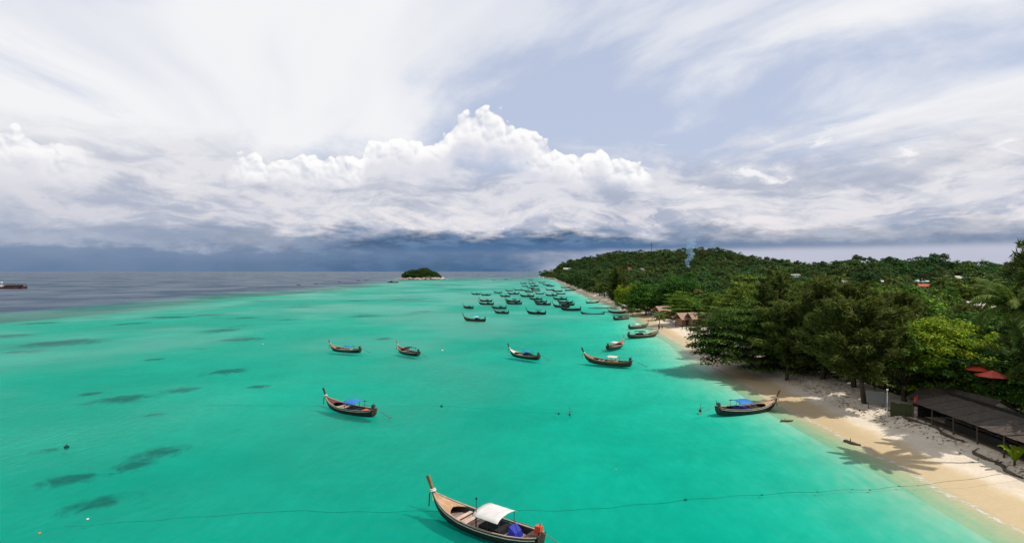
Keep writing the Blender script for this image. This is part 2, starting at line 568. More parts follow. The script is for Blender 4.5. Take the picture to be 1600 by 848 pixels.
def make_water():
    """Clear sea: light is tinted by the depth it crosses, the surface mirrors the sky with ripples."""
    m, g, out = new_mat("sea_water")
    pos = g.node('ShaderNodeNewGeometry').outputs['Position']
    x, y, z = g.xyz(pos)
    dep = g.node('ShaderNodeAttribute', attribute_name='depth').outputs['Fac']
    dep = g.mul(dep, g.lin(g.noise(g.vec(g.mul(x, 1.0), g.mul(y, 0.6), z), 0.022, 4, 0.62, dim='2D'), 0.28, 0.72, 0.78, 1.24))
    wp = g.vec(g.mul(x, 1.0), g.mul(y, 0.55), z)
    w1 = g.noise(wp, 0.9, 4, 0.66, 0.0, dim='2D')
    # small swell lines running along the shore in the shallows
    dist = g.node('ShaderNodeAttribute', attribute_name='offshore').outputs['Fac']
    ln = g.noise(pos, 0.12, 2, 0.5, dim='2D')
    ph = g.add(g.mul(dist, 5.2), g.mul(ln, 9.0))
    lines = g.mul(g.m('SINE', ph), g.mul(g.step(30.0, 2.0, dist), g.step(0.3, 0.6, ln)))
    # crests carry more water than troughs
    dep = g.mul(dep, g.add(g.lin(w1, 0.25, 0.75, 0.76, 1.24), g.mul(lines, 0.14)))
    ch = []
    for k in (2.2, 0.128, 0.148):      # extinction per metre for one way through the water
        ch.append(g.m('POWER', 2.71828, g.mul(dep, -k)))
    n = g.node('ShaderNodeCombineColor')
    for i in range(3): g.put(n.inputs[i], ch[i])
    trans = g.node('ShaderNodeBsdfTransparent')
    g.put(trans.inputs[0], n.outputs[0])
    # light scattered back by the water itself
    deepf = g.step(2.6, 11.0, dep)
    sc = g.mix(deepf, (0.0, 0.26, 0.195), (0.026, 0.052, 0.088))
    diff = g.node('ShaderNodeBsdfDiffuse')
    g.put(diff.inputs[0], sc)
    sf = g.add(g.mul(g.step(0.2, 2.0, dep), 0.30), g.mul(deepf, 0.6))
    body = g.node('ShaderNodeMixShader')
    g.put(body.inputs[0], sf)
    g.t.links.new(trans.outputs[0], body.inputs[1])
    g.t.links.new(diff.outputs[0], body.inputs[2])
    # thin broken wash where the water ends on the sand
    fo = g.mul(g.step(0.55, 0.10, g.m('ABSOLUTE', g.sub(dist, g.add(0.5, g.mul(g.sub(ln, 0.5), 3.0))))), g.step(0.46, 0.62, g.noise(pos, 1.6, 4, 0.65, dim='2D')))
    white = g.node('ShaderNodeBsdfDiffuse')
    white.inputs[0].default_value = (0.62, 0.62, 0.60, 1)
    fm = g.node('ShaderNodeMixShader')
    g.put(fm.inputs[0], g.mul(fo, 0.55))
    g.t.links.new(body.outputs[0], fm.inputs[1])
    g.t.links.new(white.outputs[0], fm.inputs[2])
    body = fm
    # ripples
    patch = g.step(0.36, 0.66, g.noise(pos, 0.012, 3, 0.65, dim='2D'))
    hgt = g.add(g.mul(w1, g.lin(patch, 0, 1, 0.6, 1.2)), g.mul(lines, 0.20))
    nb = g.bump(hgt, 0.45, 0.30)
    gl = g.node('ShaderNodeBsdfGlossy')
    gl.inputs[0].default_value = (1, 1, 1, 1)
    g.put(gl.inputs['Roughness'], g.lin(patch, 0, 1, 0.26, 0.38))
    g.put(gl.inputs['Normal'], nb)
    fr = g.node('ShaderNodeFresnel')
    fr.inputs['IOR'].default_value = 1.13
    g.put(fr.inputs['Normal'], nb)
    fac = g.mul(fr.outputs[0], g.lin(patch, 0, 1, 0.12, 0.28))
    mixs = g.node('ShaderNodeMixShader')
    g.put(mixs.inputs[0], fac)
    g.t.links.new(body.outputs[0], mixs.inputs[1])
    g.t.links.new(gl.outputs[0], mixs.inputs[2])
    g.t.links.new(mixs.outputs[0], out.inputs['Surface'])
    return m


def make_forest_floor():
    m, g, out = new_mat("forest_floor")
    pos = g.node('ShaderNodeNewGeometry').outputs['Position']
    n = g.noise(pos, 0.5, 6, 0.6)
    n2 = g.noise(pos, 0.06, 5, 0.6)
    c = g.mix(g.step(0.35, 0.65, n), (0.022, 0.034, 0.012), (0.07, 0.062, 0.032))
    c = g.mix(g.step(0.50, 0.70, n2), c, (0.045, 0.066, 0.018))
    principled(g, out, c, 0.95, 0.1, g.bump(n, 0.5, 0.3))
    return m


M_SAND, M_BED, M_SEA, M_FLOOR = make_sand(), make_seabed(), make_water(), make_forest_floor()

# ------------------------------------------------------------------ seabed, beach, land, sea
# dark reef patches: centre pixel and width, height in the photograph, seen on the sea floor
REEF = [(190, 626, 95, 20), (243, 712, 80, 34), (112, 753, 92, 26), (150, 790, 88, 36), (66, 708, 48, 13), (95, 537, 130, 20), (345, 517, 74, 9),
        (378, 531, 86, 8), (205, 506, 46, 6), (352, 582, 56, 12), (283, 611, 66, 12), (570, 494, 46, 6), (40, 550, 100, 9), (15, 525, 70, 8),
        (240, 563, 36, 6), (243, 650, 40, 9), (140, 617, 34, 8), (402, 606, 34, 7), (600, 530, 30, 5), (262, 496, 90, 5), (150, 497, 60, 4),
        (410, 470, 60, 3), (330, 492, 60, 4), (560, 470, 60, 3), (470, 480, 60, 3), (300, 546, 40, 5), (450, 500, 46, 4), (60, 505, 80, 5),
        (720, 452, 60, 2), (640, 468, 70, 3), (520, 455, 70, 3), (700, 445, 80, 2), (380, 497, 40, 4), (210, 730, 60, 20), (660, 487, 40, 4)]


def reef_field(X, Y, Z):
    out = np.zeros_like(X)
    r2 = random.Random(11)
    for (px, py, w, h) in REEF:
        c = at(px, py, -1.0)
        wx = w / F * c.y * 0.5
        y0 = F * 21.0 / (py + h / 2 - 423.5); y1 = F * 21.0 / (py - h / 2 - 423.5)
        wy = min((y1 - y0) / 2, 60)
        tilt = (X - c.x) * c.x / c.y / 2.2
        dd = ((X - c.x - 0.25 * (Y - c.y)) / wx) ** 2 + ((Y - c.y) / wy) ** 2
        out = np.maximum(out, np.exp(-dd * 1.1) * (0.75 + 0.3 * r2.random()))
    return out


def grid_mesh(name, S, YR):
    SS, YY = np.meshgrid(np.array(S, dtype=float), np.array(YR, dtype=float))
    XX = shore(YY) + SS
    nr, nc = XX.shape
    i = np.arange(nr - 1)[:, None] * nc + np.arange(nc - 1)[None, :]
    q = np.stack([i, i + 1, i + nc + 1, i + nc], -1).reshape(-1, 4)
    return XX, YY, SS, q


def set_attr(me, name, vals):
    a = me.attributes.new(name, 'FLOAT', 'POINT')
    a.data.foreach_set('value', np.asarray(vals, dtype=np.float32).ravel())


YR = np.unique(np.concatenate([np.arange(-60, 20, 8), np.arange(20, 130, 1.4), np.arange(130, 320, 3.2), np.arange(320, 700, 8), np.arange(700, 2300, 20), np.arange(2300, 3200, 100)]))
# seabed
S = np.concatenate([np.arange(-520, -330, 12), np.arange(-330, -130, 4.0), np.arange(-130, -4, 1.7), [-4.0]])
XX, YY, SS, q = grid_mesh("seabed", S, YR)
ZZ = ground(XX, YY)
rf = reef_field(XX, YY, ZZ) * (SS < -12)
me = np_mesh("seabed", np.stack([XX, YY, ZZ + 0.25 * np.clip(rf, 0, 1)], -1).reshape(-1, 3), q, True)
set_attr(me, 'reef', rf)
tag(link_obj("seabed", me, M_BED), kind='structure')
# beach
rngb = np.random.default_rng(5)
S = np.arange(-4.0, 16.01, 0.5)
XX, YY, SS, q = grid_mesh("beach", S, YR)
ZZ = ground(XX, YY)
hum = rngb.normal(0, 0.022, ZZ.shape) * sstep(3.0, 7, SS)
ZZ = ZZ + hum
me = np_mesh("beach", np.stack([XX, YY, ZZ], -1).reshape(-1, 3), q, True)
tag(link_obj("beach", me, M_SAND), kind='structure')
# land
S = np.concatenate([[16.0], np.arange(18, 60, 4.0), np.arange(60, 320, 10.0), np.arange(320, 900, 25), np.arange(900, 3001, 150)])
XX, YY, SS, q = grid_mesh("ground", S, YR)
ZZ = ground(XX, YY)
me = np_mesh("ground", np.stack([XX, YY, ZZ], -1).reshape(-1, 3), q, True)
tag(link_obj("ground", me, M_FLOOR), kind='structure')
# sea surface, out to the horizon
YS = np.unique(np.concatenate([[-30000, -8000, -2000, -500, -150], YR[YR < 2300], np.geomspace(2300, 60000, 24)]))
S = np.concatenate([-np.geomspace(700, 60000, 14)[::-1], np.arange(-640, -330, 20), np.arange(-330, -180, 6.0), np.arange(-180, -36, 6), np.arange(-36, -10, 1.5), np.arange(-10, 3.01, 0.6)])
XX, YY, SS, q = grid_mesh("sea", S, YS)
me = np_mesh("sea", np.stack([XX, YY, np.zeros_like(XX)], -1).reshape(-1, 3), q, True)
set_attr(me, 'depth', np.clip(depth(XX, YY), 0.0, 30))
set_attr(me, 'offshore', np.clip(-SS, 0, 500))
tag(link_obj("sea", me, M_SEA), kind='structure')


# ------------------------------------------------------------------ plants
def make_leaf(name, dark, light, tip, transl=0.25, spread=0.5):
    """Leaf blade: colour differs from leaf to leaf and from tree to tree, and lets some light through."""
    m, g, out = new_mat(name)
    geo = g.node('ShaderNodeNewGeometry')
    isl = geo.outputs['Random Per Island']
    ob = g.node('ShaderNodeObjectInfo').outputs['Random']
    c = g.mix(isl, dark, light)
    c = g.mix(g.m('POWER', isl, 6.0), c, tip)
    hsv = g.node('ShaderNodeHueSaturation')
    g.put(hsv.inputs['Color'], c)
    g.put(hsv.inputs['Hue'], g.lin(ob, 0, 1, 0.5 - 0.035 * spread * 2, 0.5 + 0.03 * spread * 2))
    g.put(hsv.inputs['Value'], g.lin(g.m('FRACT', g.mul(ob, 7.31)), 0, 1, 1 - 0.45 * spread, 1 + 0.45 * spread))
    p = g.node('ShaderNodeBsdfPrincipled')
    g.put(p.inputs['Base Color'], hsv.outputs[0])
    p.inputs['Roughness'].default_value = 0.65
    p.inputs['Specular IOR Level'].default_value = 0.08
    tr = g.node('ShaderNodeBsdfTranslucent')
    g.put(tr.inputs[0], g.mix(0.35, hsv.outputs[0], (0.16, 0.20, 0.02)))
    ms = g.node('ShaderNodeMixShader')
    ms.inputs[0].default_value = transl
    g.t.links.new(p.outputs[0], ms.inputs[1])
    g.t.links.new(tr.outputs[0], ms.inputs[2])
    g.t.links.new(ms.outputs[0], out.inputs['Surface'])
    return m


L_DARK = make_leaf("dark_leaf", (0.016, 0.050, 0.008), (0.045, 0.105, 0.014), (0.14, 0.21, 0.022))
L_MID = make_leaf("green_leaf", (0.022, 0.062, 0.006), (0.066, 0.135, 0.012), (0.20, 0.26, 0.02))
L_LIME = make_leaf("yellow_green_leaf", (0.07, 0.135, 0.006), (0.18, 0.26, 0.010), (0.36, 0.38, 0.02), 0.3, 0.12)
L_PINE = make_leaf("needle_leaf", (0.030, 0.050, 0.010), (0.080, 0.110, 0.022), (0.17, 0.175, 0.045), 0.30, 0.25)
L_PALM = make_leaf("palm_leaflet", (0.028, 0.062, 0.010), (0.075, 0.12, 0.022), (0.30, 0.30, 0.08), 0.3, 0.2)
L_FOREST = make_leaf("forest_leaf", (0.011, 0.033, 0.007), (0.031, 0.070, 0.013), (0.075, 0.115, 0.018), 0.18, 0.9)
BARK = plain_mat("bark", (0.060, 0.046, 0.034), 0.9, 0.1, 0.4, 5.0, (1, 1, 0.25), 0.6)
BARK_PALE = plain_mat("pale_palm_bark", (0.20, 0.175, 0.14), 0.9, 0.1, 0.35, 4.0, (1, 1, 4), 0.6)


def quads_from(c, t, b, hw, hl):
    """Leaf quads (lozenges): centres, long axis, short axis, half widths and half lengths."""
    n = len(c)
    v = np.empty((n, 4, 3), dtype=np.float32)
    v[:, 0] = c - t * hl[:, None]
    v[:, 1] = c + b * hw[:, None]
    v[:, 2] = c + t * hl[:, None]
    v[:, 3] = c - b * hw[:, None]
    return v.reshape(-1, 3), np.arange(n * 4, dtype=np.int32).reshape(-1, 4)


def unit(a):
    return a / np.maximum(np.linalg.norm(a, axis=-1, keepdims=True), 1e-9)


def rand_dirs(rng, n):
    return unit(rng.normal(size=(n, 3)))


def leaves_in_clumps(rng, centres, rad, per, size, flat=0.6, up=0.8, aspect=0.5):
    """Leaves spread over the shells of many clumps, blades turned mostly to the sky."""
    n = len(centres) * per
    cc = np.repeat(centres, per, axis=0)
    rr = np.repeat(rad, per)[:, None]
    d = rand_dirs(rng, n)
    d[:, 2] = np.where(d[:, 2] < -0.25, -d[:, 2] * 0.6, d[:, 2])
    r = rng.random((n, 1)) ** 0.45
    p = cc + d * rr * r * np.array([1, 1, flat])
    nrm = unit(d * 1.3 + np.array([0, 0, up * 0.8]) + rng.normal(size=(n, 3)) * 0.40)
    t = unit(np.cross(nrm, rand_dirs(rng, n)))
    b = np.cross(nrm, t)
    s = size * (0.6 + 0.8 * rng.random(n))
    return quads_from(p, t, b, s * aspect, s)


def limb_mesh(rng, H, R0, ends, top, trunk_top, lean=(0, 0)):
    mb = MB()
    tp = []
    for i in range(6):
        f = i / 5
        tp.append((lean[0] * f * f + math.sin(f * 3 + R0 * 9) * 0.12, lean[1] * f * f + math.cos(f * 4 + R0) * 0.12 - 0.12 * (1 - f), -0.4 + f * (trunk_top + 0.4)))
    mb.tube(tp, [R0 * (1.35 - 0.75 * i / 5) for i in range(6)], 8)
    base = Vector(tp[-1])
    for e in ends:
        e = Vector(e)
        k = rng.random() * 0.5 + 0.4
        st = Vector(tp[3]).lerp(base, k)
        mid = st.lerp(e, 0.5) + Vector((0, 0, -0.06 * (e - st).length))
        mb.tube([st, mid, e], [R0 * 0.42, R0 * 0.28, R0 * 0.10], 5)
    return mb.mesh("trunk", True)


def broadleaf(seed, H, RC, leaf, nclump, per, trunk_h, squash=0.75, tiers=0, lean=(0, 0), leafy=0.9, skirt=0):
    """Trunk-with-limbs mesh and crown mesh of a broadleaved tree of height H and crown radius RC."""
    rng = np.random.default_rng(seed)
    ch = (H - trunk_h)
    c0 = np.array([lean[0], lean[1], trunk_h + ch * 0.48])
    d = rand_dirs(rng, nclump)
    d[:, 2] = np.abs(d[:, 2]) * 1.25 - 0.45
    d = unit(d)
    lob = 1 + 0.22 * np.sin(3 * np.arctan2(d[:, 1], d[:, 0]) + seed) + 0.16 * np.sin(7 * d[:, 2] + 2 * d[:, 0] + seed)
    rr = (0.55 + 0.45 * rng.random(nclump) ** 0.5) * lob
    cen = c0 + d * rr[:, None] * np.array([RC, RC, ch * 0.52])
    if skirt:                                # boughs that sweep down almost to the sand
        aa = rng.random(skirt) * 2 * math.pi
        r_ = RC * (0.45 + 0.6 * rng.random(skirt))
        sk = np.stack([c0[0] + r_ * np.cos(aa), c0[1] + r_ * np.sin(aa), 1.0 + (H * 0.42) * rng.random(skirt) ** 1.1], -1)
        cen = np.concatenate([cen, sk])
        nclump += skirt
    if tiers:
        zt = trunk_h + ch * (np.round((cen[:, 2] - trunk_h) / ch * tiers) / tiers)
        cen[:, 2] = zt + 0.14 * np.linalg.norm(cen[:, :2] - c0[:2], axis=1) * 0.5 + rng.normal(0, 0.12, nclump)
    rad = RC * (0.17 + 0.13 * rng.random(nclump))
    v, q = leaves_in_clumps(rng, cen, rad, per, leaf, 0.42 if tiers else squash, 1.3 if tiers else leafy)
    crown = np_mesh("crown", v, q)
    ends = cen[rng.permutation(nclump)[:16]]
    trunk = limb_mesh(rng, H, 0.026 * H, [tuple(e) for e in ends], H, trunk_h * 0.9 + 0.12 * ch, lean)
    return trunk, crown


def casuarina(seed, H, RC, n_br=90, per=230, lean=(0, 0), low=0.22):
    """Feathery beach pine: many ascending branches, each a plume of drooping needle sprays."""
    rng = np.random.default_rng(seed)
    trunk = MB()
    pts = [(lean[0] * f ** 1.5 + 0.25 * math.sin(f * 5 + seed), lean[1] * f ** 1.5 + 0.2 * math.cos(f * 4 + seed) - 0.2 * (1 - f), -0.4 + f * (H * 0.93 + 0.4)) for f in np.linspace(0, 1, 9)]
    trunk.tube(pts, [0.020 * H * (1.3 - 1.22 * i / 8) for i in range(9)], 7)
    V, Q = [], []
    off = 0
    for k in range(n_br):
        f = low + (1 - low) * rng.random() ** 0.9
        i = min(int(f * 8), 7)
        u = f * 8 - i
        o = np.array(pts[i]) * (1 - u) + np.array(pts[i + 1]) * u
        az = rng.random() * 2 * math.pi
        prof = max(math.sin(math.pi * min(1, (1.05 - f) * 0.80 + 0.03)) ** 0.8, 0.10)
        L = RC * prof * (0.55 + 0.6 * rng.random()) * (1.0 + 0.25 * math.sin(2 * az + seed))
        el = R(6 + 46 * f + rng.normal() * 9)
        dr = np.array([math.cos(az) * math.cos(el), math.sin(az) * math.cos(el), math.sin(el)])
        tip = o + dr * L
        if k % 3 == 0:
            trunk.tube([tuple(o), tuple(o + dr * L * 0.5 + np.array([0, 0, -0.04 * L])), tuple(o + dr * L * 0.92)], [0.055, 0.035, 0.012], 4)
        tt = rng.random(per) ** 0.62
        base = o + np.outer(tt, dr) * L + rng.normal(size=(per, 3)) * (0.16 + 0.30 * (1 - np.abs(2 * tt - 1.2)))[:, None] * min(1.0, L / 3.2)
        base[:, 2] -= 0.05 * L * tt * tt
        t = unit(dr * 0.75 + rng.normal(size=(per, 3)) * 0.42 + np.array([0, 0, -0.12]))
        out_ = unit(np.array([dr[0], dr[1], 0.0]) * 0.7 + np.array([0, 0, 0.9]) + rng.normal(size=(per, 3)) * 0.45)
        b = unit(np.cross(t, out_))
        hl = 0.26 + 0.36 * rng.random(per)
        v, q = quads_from(base, t, b, 0.050 + 0.045 * rng.random(per), hl)
        V.append(v); Q.append(q + off); off += len(v)
    crown = np_mesh("crown", np.concatenate(V), np.concatenate(Q))
    return trunk.mesh("trunk", True), crown


def put_tree(name, meshes, leaf, x, y, rz, sc, label, cat, group=None, bark=None, z=None):
    t = empty(name, (x, y, gz(x, y) if z is None else z), rz, sc)
    link_obj("trunk", meshes[0], bark or BARK, t)
    link_obj("crown", meshes[1], leaf, t)
    tag(t, label, cat, group)
    return t


def frond_mesh(seed, L=4.6, n=58, droop=1.0, hw=0.055):
    """One feather leaf of a palm: rachis and two rows of hanging leaflets; grows along +X."""
    rng = np.random.default_rng(seed)
    u = np.linspace(0, 1, 13)
    ang = 0.62 - 1.75 * droop * u ** 1.35
    dx = np.cos(ang) * L / 12; dz_ = np.sin(ang) * L / 12
    px = np.concatenate([[0], np.cumsum(dx)[:-1]]); pz = np.concatenate([[0], np.cumsum(dz_)[:-1]])
    mb = MB()
    mb.tube([(a, 0, b) for a, b in zip(px, pz)], [0.055 * (1 - 0.88 * k) for k in u], 5)
    uu = np.linspace(0.10, 0.99, n)
    cx, cz = np.interp(uu, u, px), np.interp(uu, u, pz)
    aa = np.interp(uu, u, ang)
    ln = 0.95 * np.sin(np.pi * (0.16 + 0.80 * uu)) ** 0.7 * L / 4.6
    for sgn in (-1, 1):
        for i in range(n):
            tx, tz = math.cos(aa[i]), math.sin(aa[i])
            d = Vector((tx * 0.55, sgn * (0.80 + 0.1 * rng.normal()), tz * 0.55 - 0.38 - 0.12 * rng.random())).normalized() * ln[i]
            o = Vector((cx[i], 0, cz[i]))
            w = Vector((tx, 0, tz)) * hw
            mid = o + d * 0.5 + Vector((0, 0, 0.05 * ln[i]))
            e = o + d + Vector((0, 0, -0.16 * ln[i]))
            mb.poly([o - w * 0.6, o + w * 0.6, mid + w, mid - w, e], [(0, 1, 2, 3), (3, 2, 4)])
    return mb.mesh("frond")


FRONDS = [frond_mesh(31, 4.7, 56, 0.75), frond_mesh(32, 4.5, 54, 1.0), frond_mesh(33, 4.3, 52, 1.3)]


def palm(name, base, top, label, nf=22, sc=1.0, seed=1, group=None, r0=0.17):
    rp = random.Random(seed)
    root = empty(name, base)
    top = Vector(top) - Vector(base)
    mb = MB()
    pts, rr = [], []
    for i in range(25):
        f = i / 24
        pts.append((top.x * (0.35 * f + 0.65 * f * f), top.y * (0.35 * f + 0.65 * f * f), -0.4 + (top.z + 0.4) * f))
        rr.append(r0 * (1.5 - 0.5 * min(1, f * 6) - 0.28 * f) * (1.0 if i % 2 else 1.10))
    mb.tube(pts, rr, 9)
    mb.build("trunk", BARK_PALE, root, True)
    for k in range(nf):
        az = k * 2.39996 + rp.random() * 0.3
        ring = k / nf
        fm = FRONDS[min(2, int(ring * 3))]
        fo = link_obj("frond", fm, L_PALM, root)
        fo.location = (top.x, top.y, top.z - 0.05 - 0.25 * ring)
        fo.rotation_euler = (0, R(-32 + 62 * ring + rp.uniform(-9, 9)), az)
        fo.scale = (sc,) * 3
    nut = MB()
    for k in range(6):
        a = k * 1.05
        nut.lathe([(0.01, -0.15), (0.10, -0.10), (0.13, 0.0), (0.09, 0.11), (0.01, 0.15)], 7, (top.x + 0.3 * math.cos(a), top.y + 0.3 * math.sin(a), top.z - 0.45 - 0.1 * (k % 2)))
    nut.build("coconut_cluster", plain_mat("coconut", (0.10, 0.10, 0.03), 0.6), root, True)
    tag(root, label, "palm tree", group)
    return root


# --- the trees along the beach, one by one
CAS = [casuarina(1, 19, 7.2, 150, 320, low=0.20), casuarina(2, 16, 7.2, 150, 320, low=0.18), casuarina(3, 14, 6.8, 125, 300, (-1.2, -0.4), 0.26)]
ALM = [broadleaf(11, 13.0, 8.8, 0.24, 300, 95, 0.9, tiers=8, lean=(-1.8, 0), skirt=170), broadleaf(12, 15.5, 7.4, 0.24, 260, 95, 2.2, tiers=8, skirt=90)]
RND = [broadleaf(21, 13.0, 7.2, 0.28, 260, 80, 1.4, 0.8, skirt=70), broadleaf(22, 12.0, 7.0, 0.24, 280, 85, 2.0, 0.7, skirt=70)]

put_tree("casuarina_tree", CAS[0], L_PINE, 54.6, 112, 0.3, 0.93, "tallest feathery casuarina behind the dark layered almond tree", "tree")
put_tree("casuarina_tree", CAS[1], L_PINE, 52.3, 92, 1.4, 1.02, "wide olive casuarina in the middle of the beach clump", "tree")
put_tree("casuarina_tree", CAS[0], L_PINE, 53.6, 85, 2.5, 0.82, "drooping casuarina between the beach clump and the bright yellow-green tree", "tree")
put_tree("casuarina_tree", CAS[2], L_PINE, 49.3, 76.5, 0.0, 0.98, "leaning casuarina with bare dark trunk beside the grey board on the sand", "tree")
put_tree("casuarina_tree", CAS[2], L_PINE, 48.8, 96, 3.6, 0.92, "low casuarina spreading over the shaded sand left of the leaning one", "tree")
put_tree("casuarina_tree", CAS[1], L_PINE, 72, 101, 5.0, 0.86, "casuarina standing well back from the beach above the yellow-green tree", "tree")
put_tree("casuarina_tree", CAS[0], L_PINE, 63.2, 60.0, 4.1, 1.26, "dark casuarina cut off by the right edge, taller than the palm", "tree")
put_tree("casuarina_tree", CAS[0], L_PINE, 57.5, 298, 1.1, 1.12, "lone tall casuarina on the far white beach near the red roof", "tree")
put_tree("almond_tree", ALM[0], L_DARK, 47.8, 107, 0.0, 1.0, "dark layered almond tree leaning out over the waterline", "tree")
put_tree("almond_tree", ALM[1], L_MID, 56.0, 126, 1.0, 1.08, "layered almond tree with sunlit yellow-green top tiers behind the beach clump", "tree")
put_tree("almond_tree", ALM[1], L_DARK, 51.5, 99, 2.1, 0.80, "dark broad tree filling the gap between almond and casuarinas", "tree")
put_tree("broadleaf_tree", RND[1], L_LIME, 60.6, 77.5, 0.4, 0.90, "bright yellow-green rounded tree behind the beach shed", "tree")
put_tree("broadleaf_tree", RND[1], L_DARK, 73.0, 83, 2.4, 0.95, "dark rounded tree behind the pale gable at the right edge", "tree")
put_tree("broadleaf_tree", RND[0], L_MID, 60.5, 246, 0.8, 1.02, "large round green tree standing on the white beach beside thatched huts", "tree")
put_tree("broadleaf_tree", RND[0], L_LIME, 58.5, 268, 2.9, 0.95, "rounded tree with yellowish crown just left of the large round one", "tree")
put_tree("broadleaf_tree", RND[0], L_DARK, 72.0, 236, 4.2, 1.22, "broad black-green dome tree behind the thatched huts", "tree")
put_tree("almond_tree", ALM[1], L_MID, 60.5, 196, 0.5, 0.72, "small layered tree between the two groups of thatched huts", "tree")

put_tree("broadleaf_tree", RND[1], L_DARK, 61.5, 66.5, 3.0, 0.55, "low dark tree overhanging the cream gable behind the shed", "tree")

palm("coconut_palm", (52.0, 52.4, gz(52.0, 52.4)), (49.6, 53.6, 16.4), "coconut palm with arching fronds and pale trunk at the right edge", 24, 1.06, 4)
palm("coconut_palm", (56.5, 57.0, gz(56.5, 57.0)), (54.6, 56.6, 14.6), "shorter coconut palm behind the leaning one at the right edge", 20, 0.95, 9)
palm("coconut_palm", (51.6, 190, gz(51.6, 190)), (51.2, 189, gz(51.6, 190) + 4.2), "small coconut palm alone on the white sand", 14, 0.72, 5)

# --- the wood behind the beach
MID = [broadleaf(41, 11, 5.6, 0.34, 60, 70, 1.6, 0.75), broadleaf(42, 13, 6.2, 0.36, 64, 75, 2.0, 0.8), broadleaf(43, 9.5, 5.4, 0.34, 60, 64, 1.4, 0.65, tiers=5),
       broadleaf(44, 12, 5.0, 0.32, 56, 70, 2.2, 0.9)]
MIDC = casuarina(45, 15, 4.6, 60, 80)
# clearings kept round the houses: x, y, radius (also a strip towards the camera)
CLEAR = [(63, 184, 7), (61, 218, 7), (64.5, 285, 8), (61, 79.5, 6), (66, 74, 5), (52, 60, 12), (60, 60, 9), (66, 78, 5), (56, 126, 4), (72, 101, 4), (72, 236, 7), (60.5, 246, 6), (58, 268, 6), (57.5, 298, 5),
         (54.6, 112, 4), (55, 83, 4), (60, 196, 5)]
HOUSES = []          # filled below: px, py, distance
# roofs that show above the wood: pixel of the roof, distance along the view, ridge length, colours
HOUSES = [
    (1087, 452, 262, 8.0, 'orange', 'white', "orange-roofed house half hidden in the trees above the thatched huts"),
    (978, 464, 287, 8.5, 'orange', 'white', "white house with orange roof beside the lone casuarina"),
    (971, 422, 520, 9.0, 'red', 'red', "dark red house high among the trees below the hilltop mast"),
    (1004, 419, 640, 9.5, 'white', 'white', "small white house in the trees right of the dark red house"),
    (984, 417, 690, 8.0, 'red', 'white', "red-roofed house on the slope left of the small white house"),
    (886, 418, 1180, 20.0, 'grey', 'white', "long pale bungalow on the headland slope"),
    (862, 421, 1420, 15.0, 'brown', 'cream', "brown bungalow lowest on the headland above the rocks"),
    (1240, 428.5, 420, 11.0, 'white', 'white', "long flat white roof in the middle of the wood"),
    (1440, 436, 240, 9.5, 'blue', 'white', "house with pale blue hipped roof in the wood at right"),
    (1443, 444, 205, 5.5, 'orange', 'cream', "small orange-roofed hut just below the pale blue roof"),
    (1530, 472, 118, 7.5, 'tin', 'cream', "weathered tin-roofed house behind the palm fronds"),
    (1500, 431, 300, 9.0, 'tin', 'cream', "grey tin roof far back in the wood at right"),
    (1322, 438, 250, 6.5, 'cream', 'cream', "cream hut roof among the palms of the wood"),
    (1376, 438, 262, 4.0, 'white', 'white', "small white building near the wood palms"),
]


def ray_ground(px, py, y0, hh):
    """Follow the sight line of a pixel until it comes within hh of the ground; returns x, y, ray height."""
    Y = y0
    while Y < 1900:
        X = (px - 800) / F * Y
        z = CH + (423.5 - py) / F * Y
        if z - gz(X, Y) <= hh: return X, Y, z
        Y += 6
    best = min(range(int(y0), 1800, 10), key=lambda q: CH + (423.5 - py) / F * q - gz((px - 800) / F * q, q))
    X = (px - 800) / F * best
    return X, best, min(CH + (423.5 - py) / F * best, gz(X, best) + 12.0)


HPOS = []
for (px, py, y0, L, rc, wc, lab) in HOUSES:
    HPOS.append(ray_ground(px, py, y0, 8.5))

rngf = np.random.default_rng(77)
pts = []
for (y0, y1, sp) in ((70, 420, 6.6), (420, 1900, 10.5)):
    ys = np.arange(y0, y1, sp)
    for yv in ys:
        xs0 = float(shore(yv)) + float(np.interp(yv, [70, 240, 300, 420, 600, 1700], [15, 15, 9.5, 6, 4.5, 5]))
        xs = np.arange(xs0, min(0.965 * yv + 14, 950), sp)
        if len(xs) == 0: continue
        jx = xs + rngf.uniform(-0.45, 0.45, len(xs)) * sp
        jy = yv + rngf.uniform(-0.45, 0.45, len(xs)) * sp
        pts.append(np.stack([np.maximum(jx, xs0 - 1), jy], -1))
pts = np.concatenate(pts)
keep = np.ones(len(pts), bool)
for (cx, cy, cr) in CLEAR:
    keep &= np.hypot(pts[:, 0] - cx, pts[:, 1] - cy) > cr
for (hx, hy, hz), H_ in zip(HPOS, HOUSES):
    dd = pts - np.array([hx, hy])
    keep &= np.hypot(dd[:, 0], dd[:, 1]) > 4.5 + H_[3] * 0.5
    # sight line strip: nothing tall close in front of the house
    dirv = np.array([hx, hy]) / math.hypot(hx, hy)
    along = -(dd @ dirv)
    side = np.abs(dd[:, 0] * dirv[1] - dd[:, 1] * dirv[0])
    keep &= ~((along > 0) & (along < min(26, hy * 0.11)) & (side < 2.0 + H_[3] * 0.5))
pts = pts[keep]
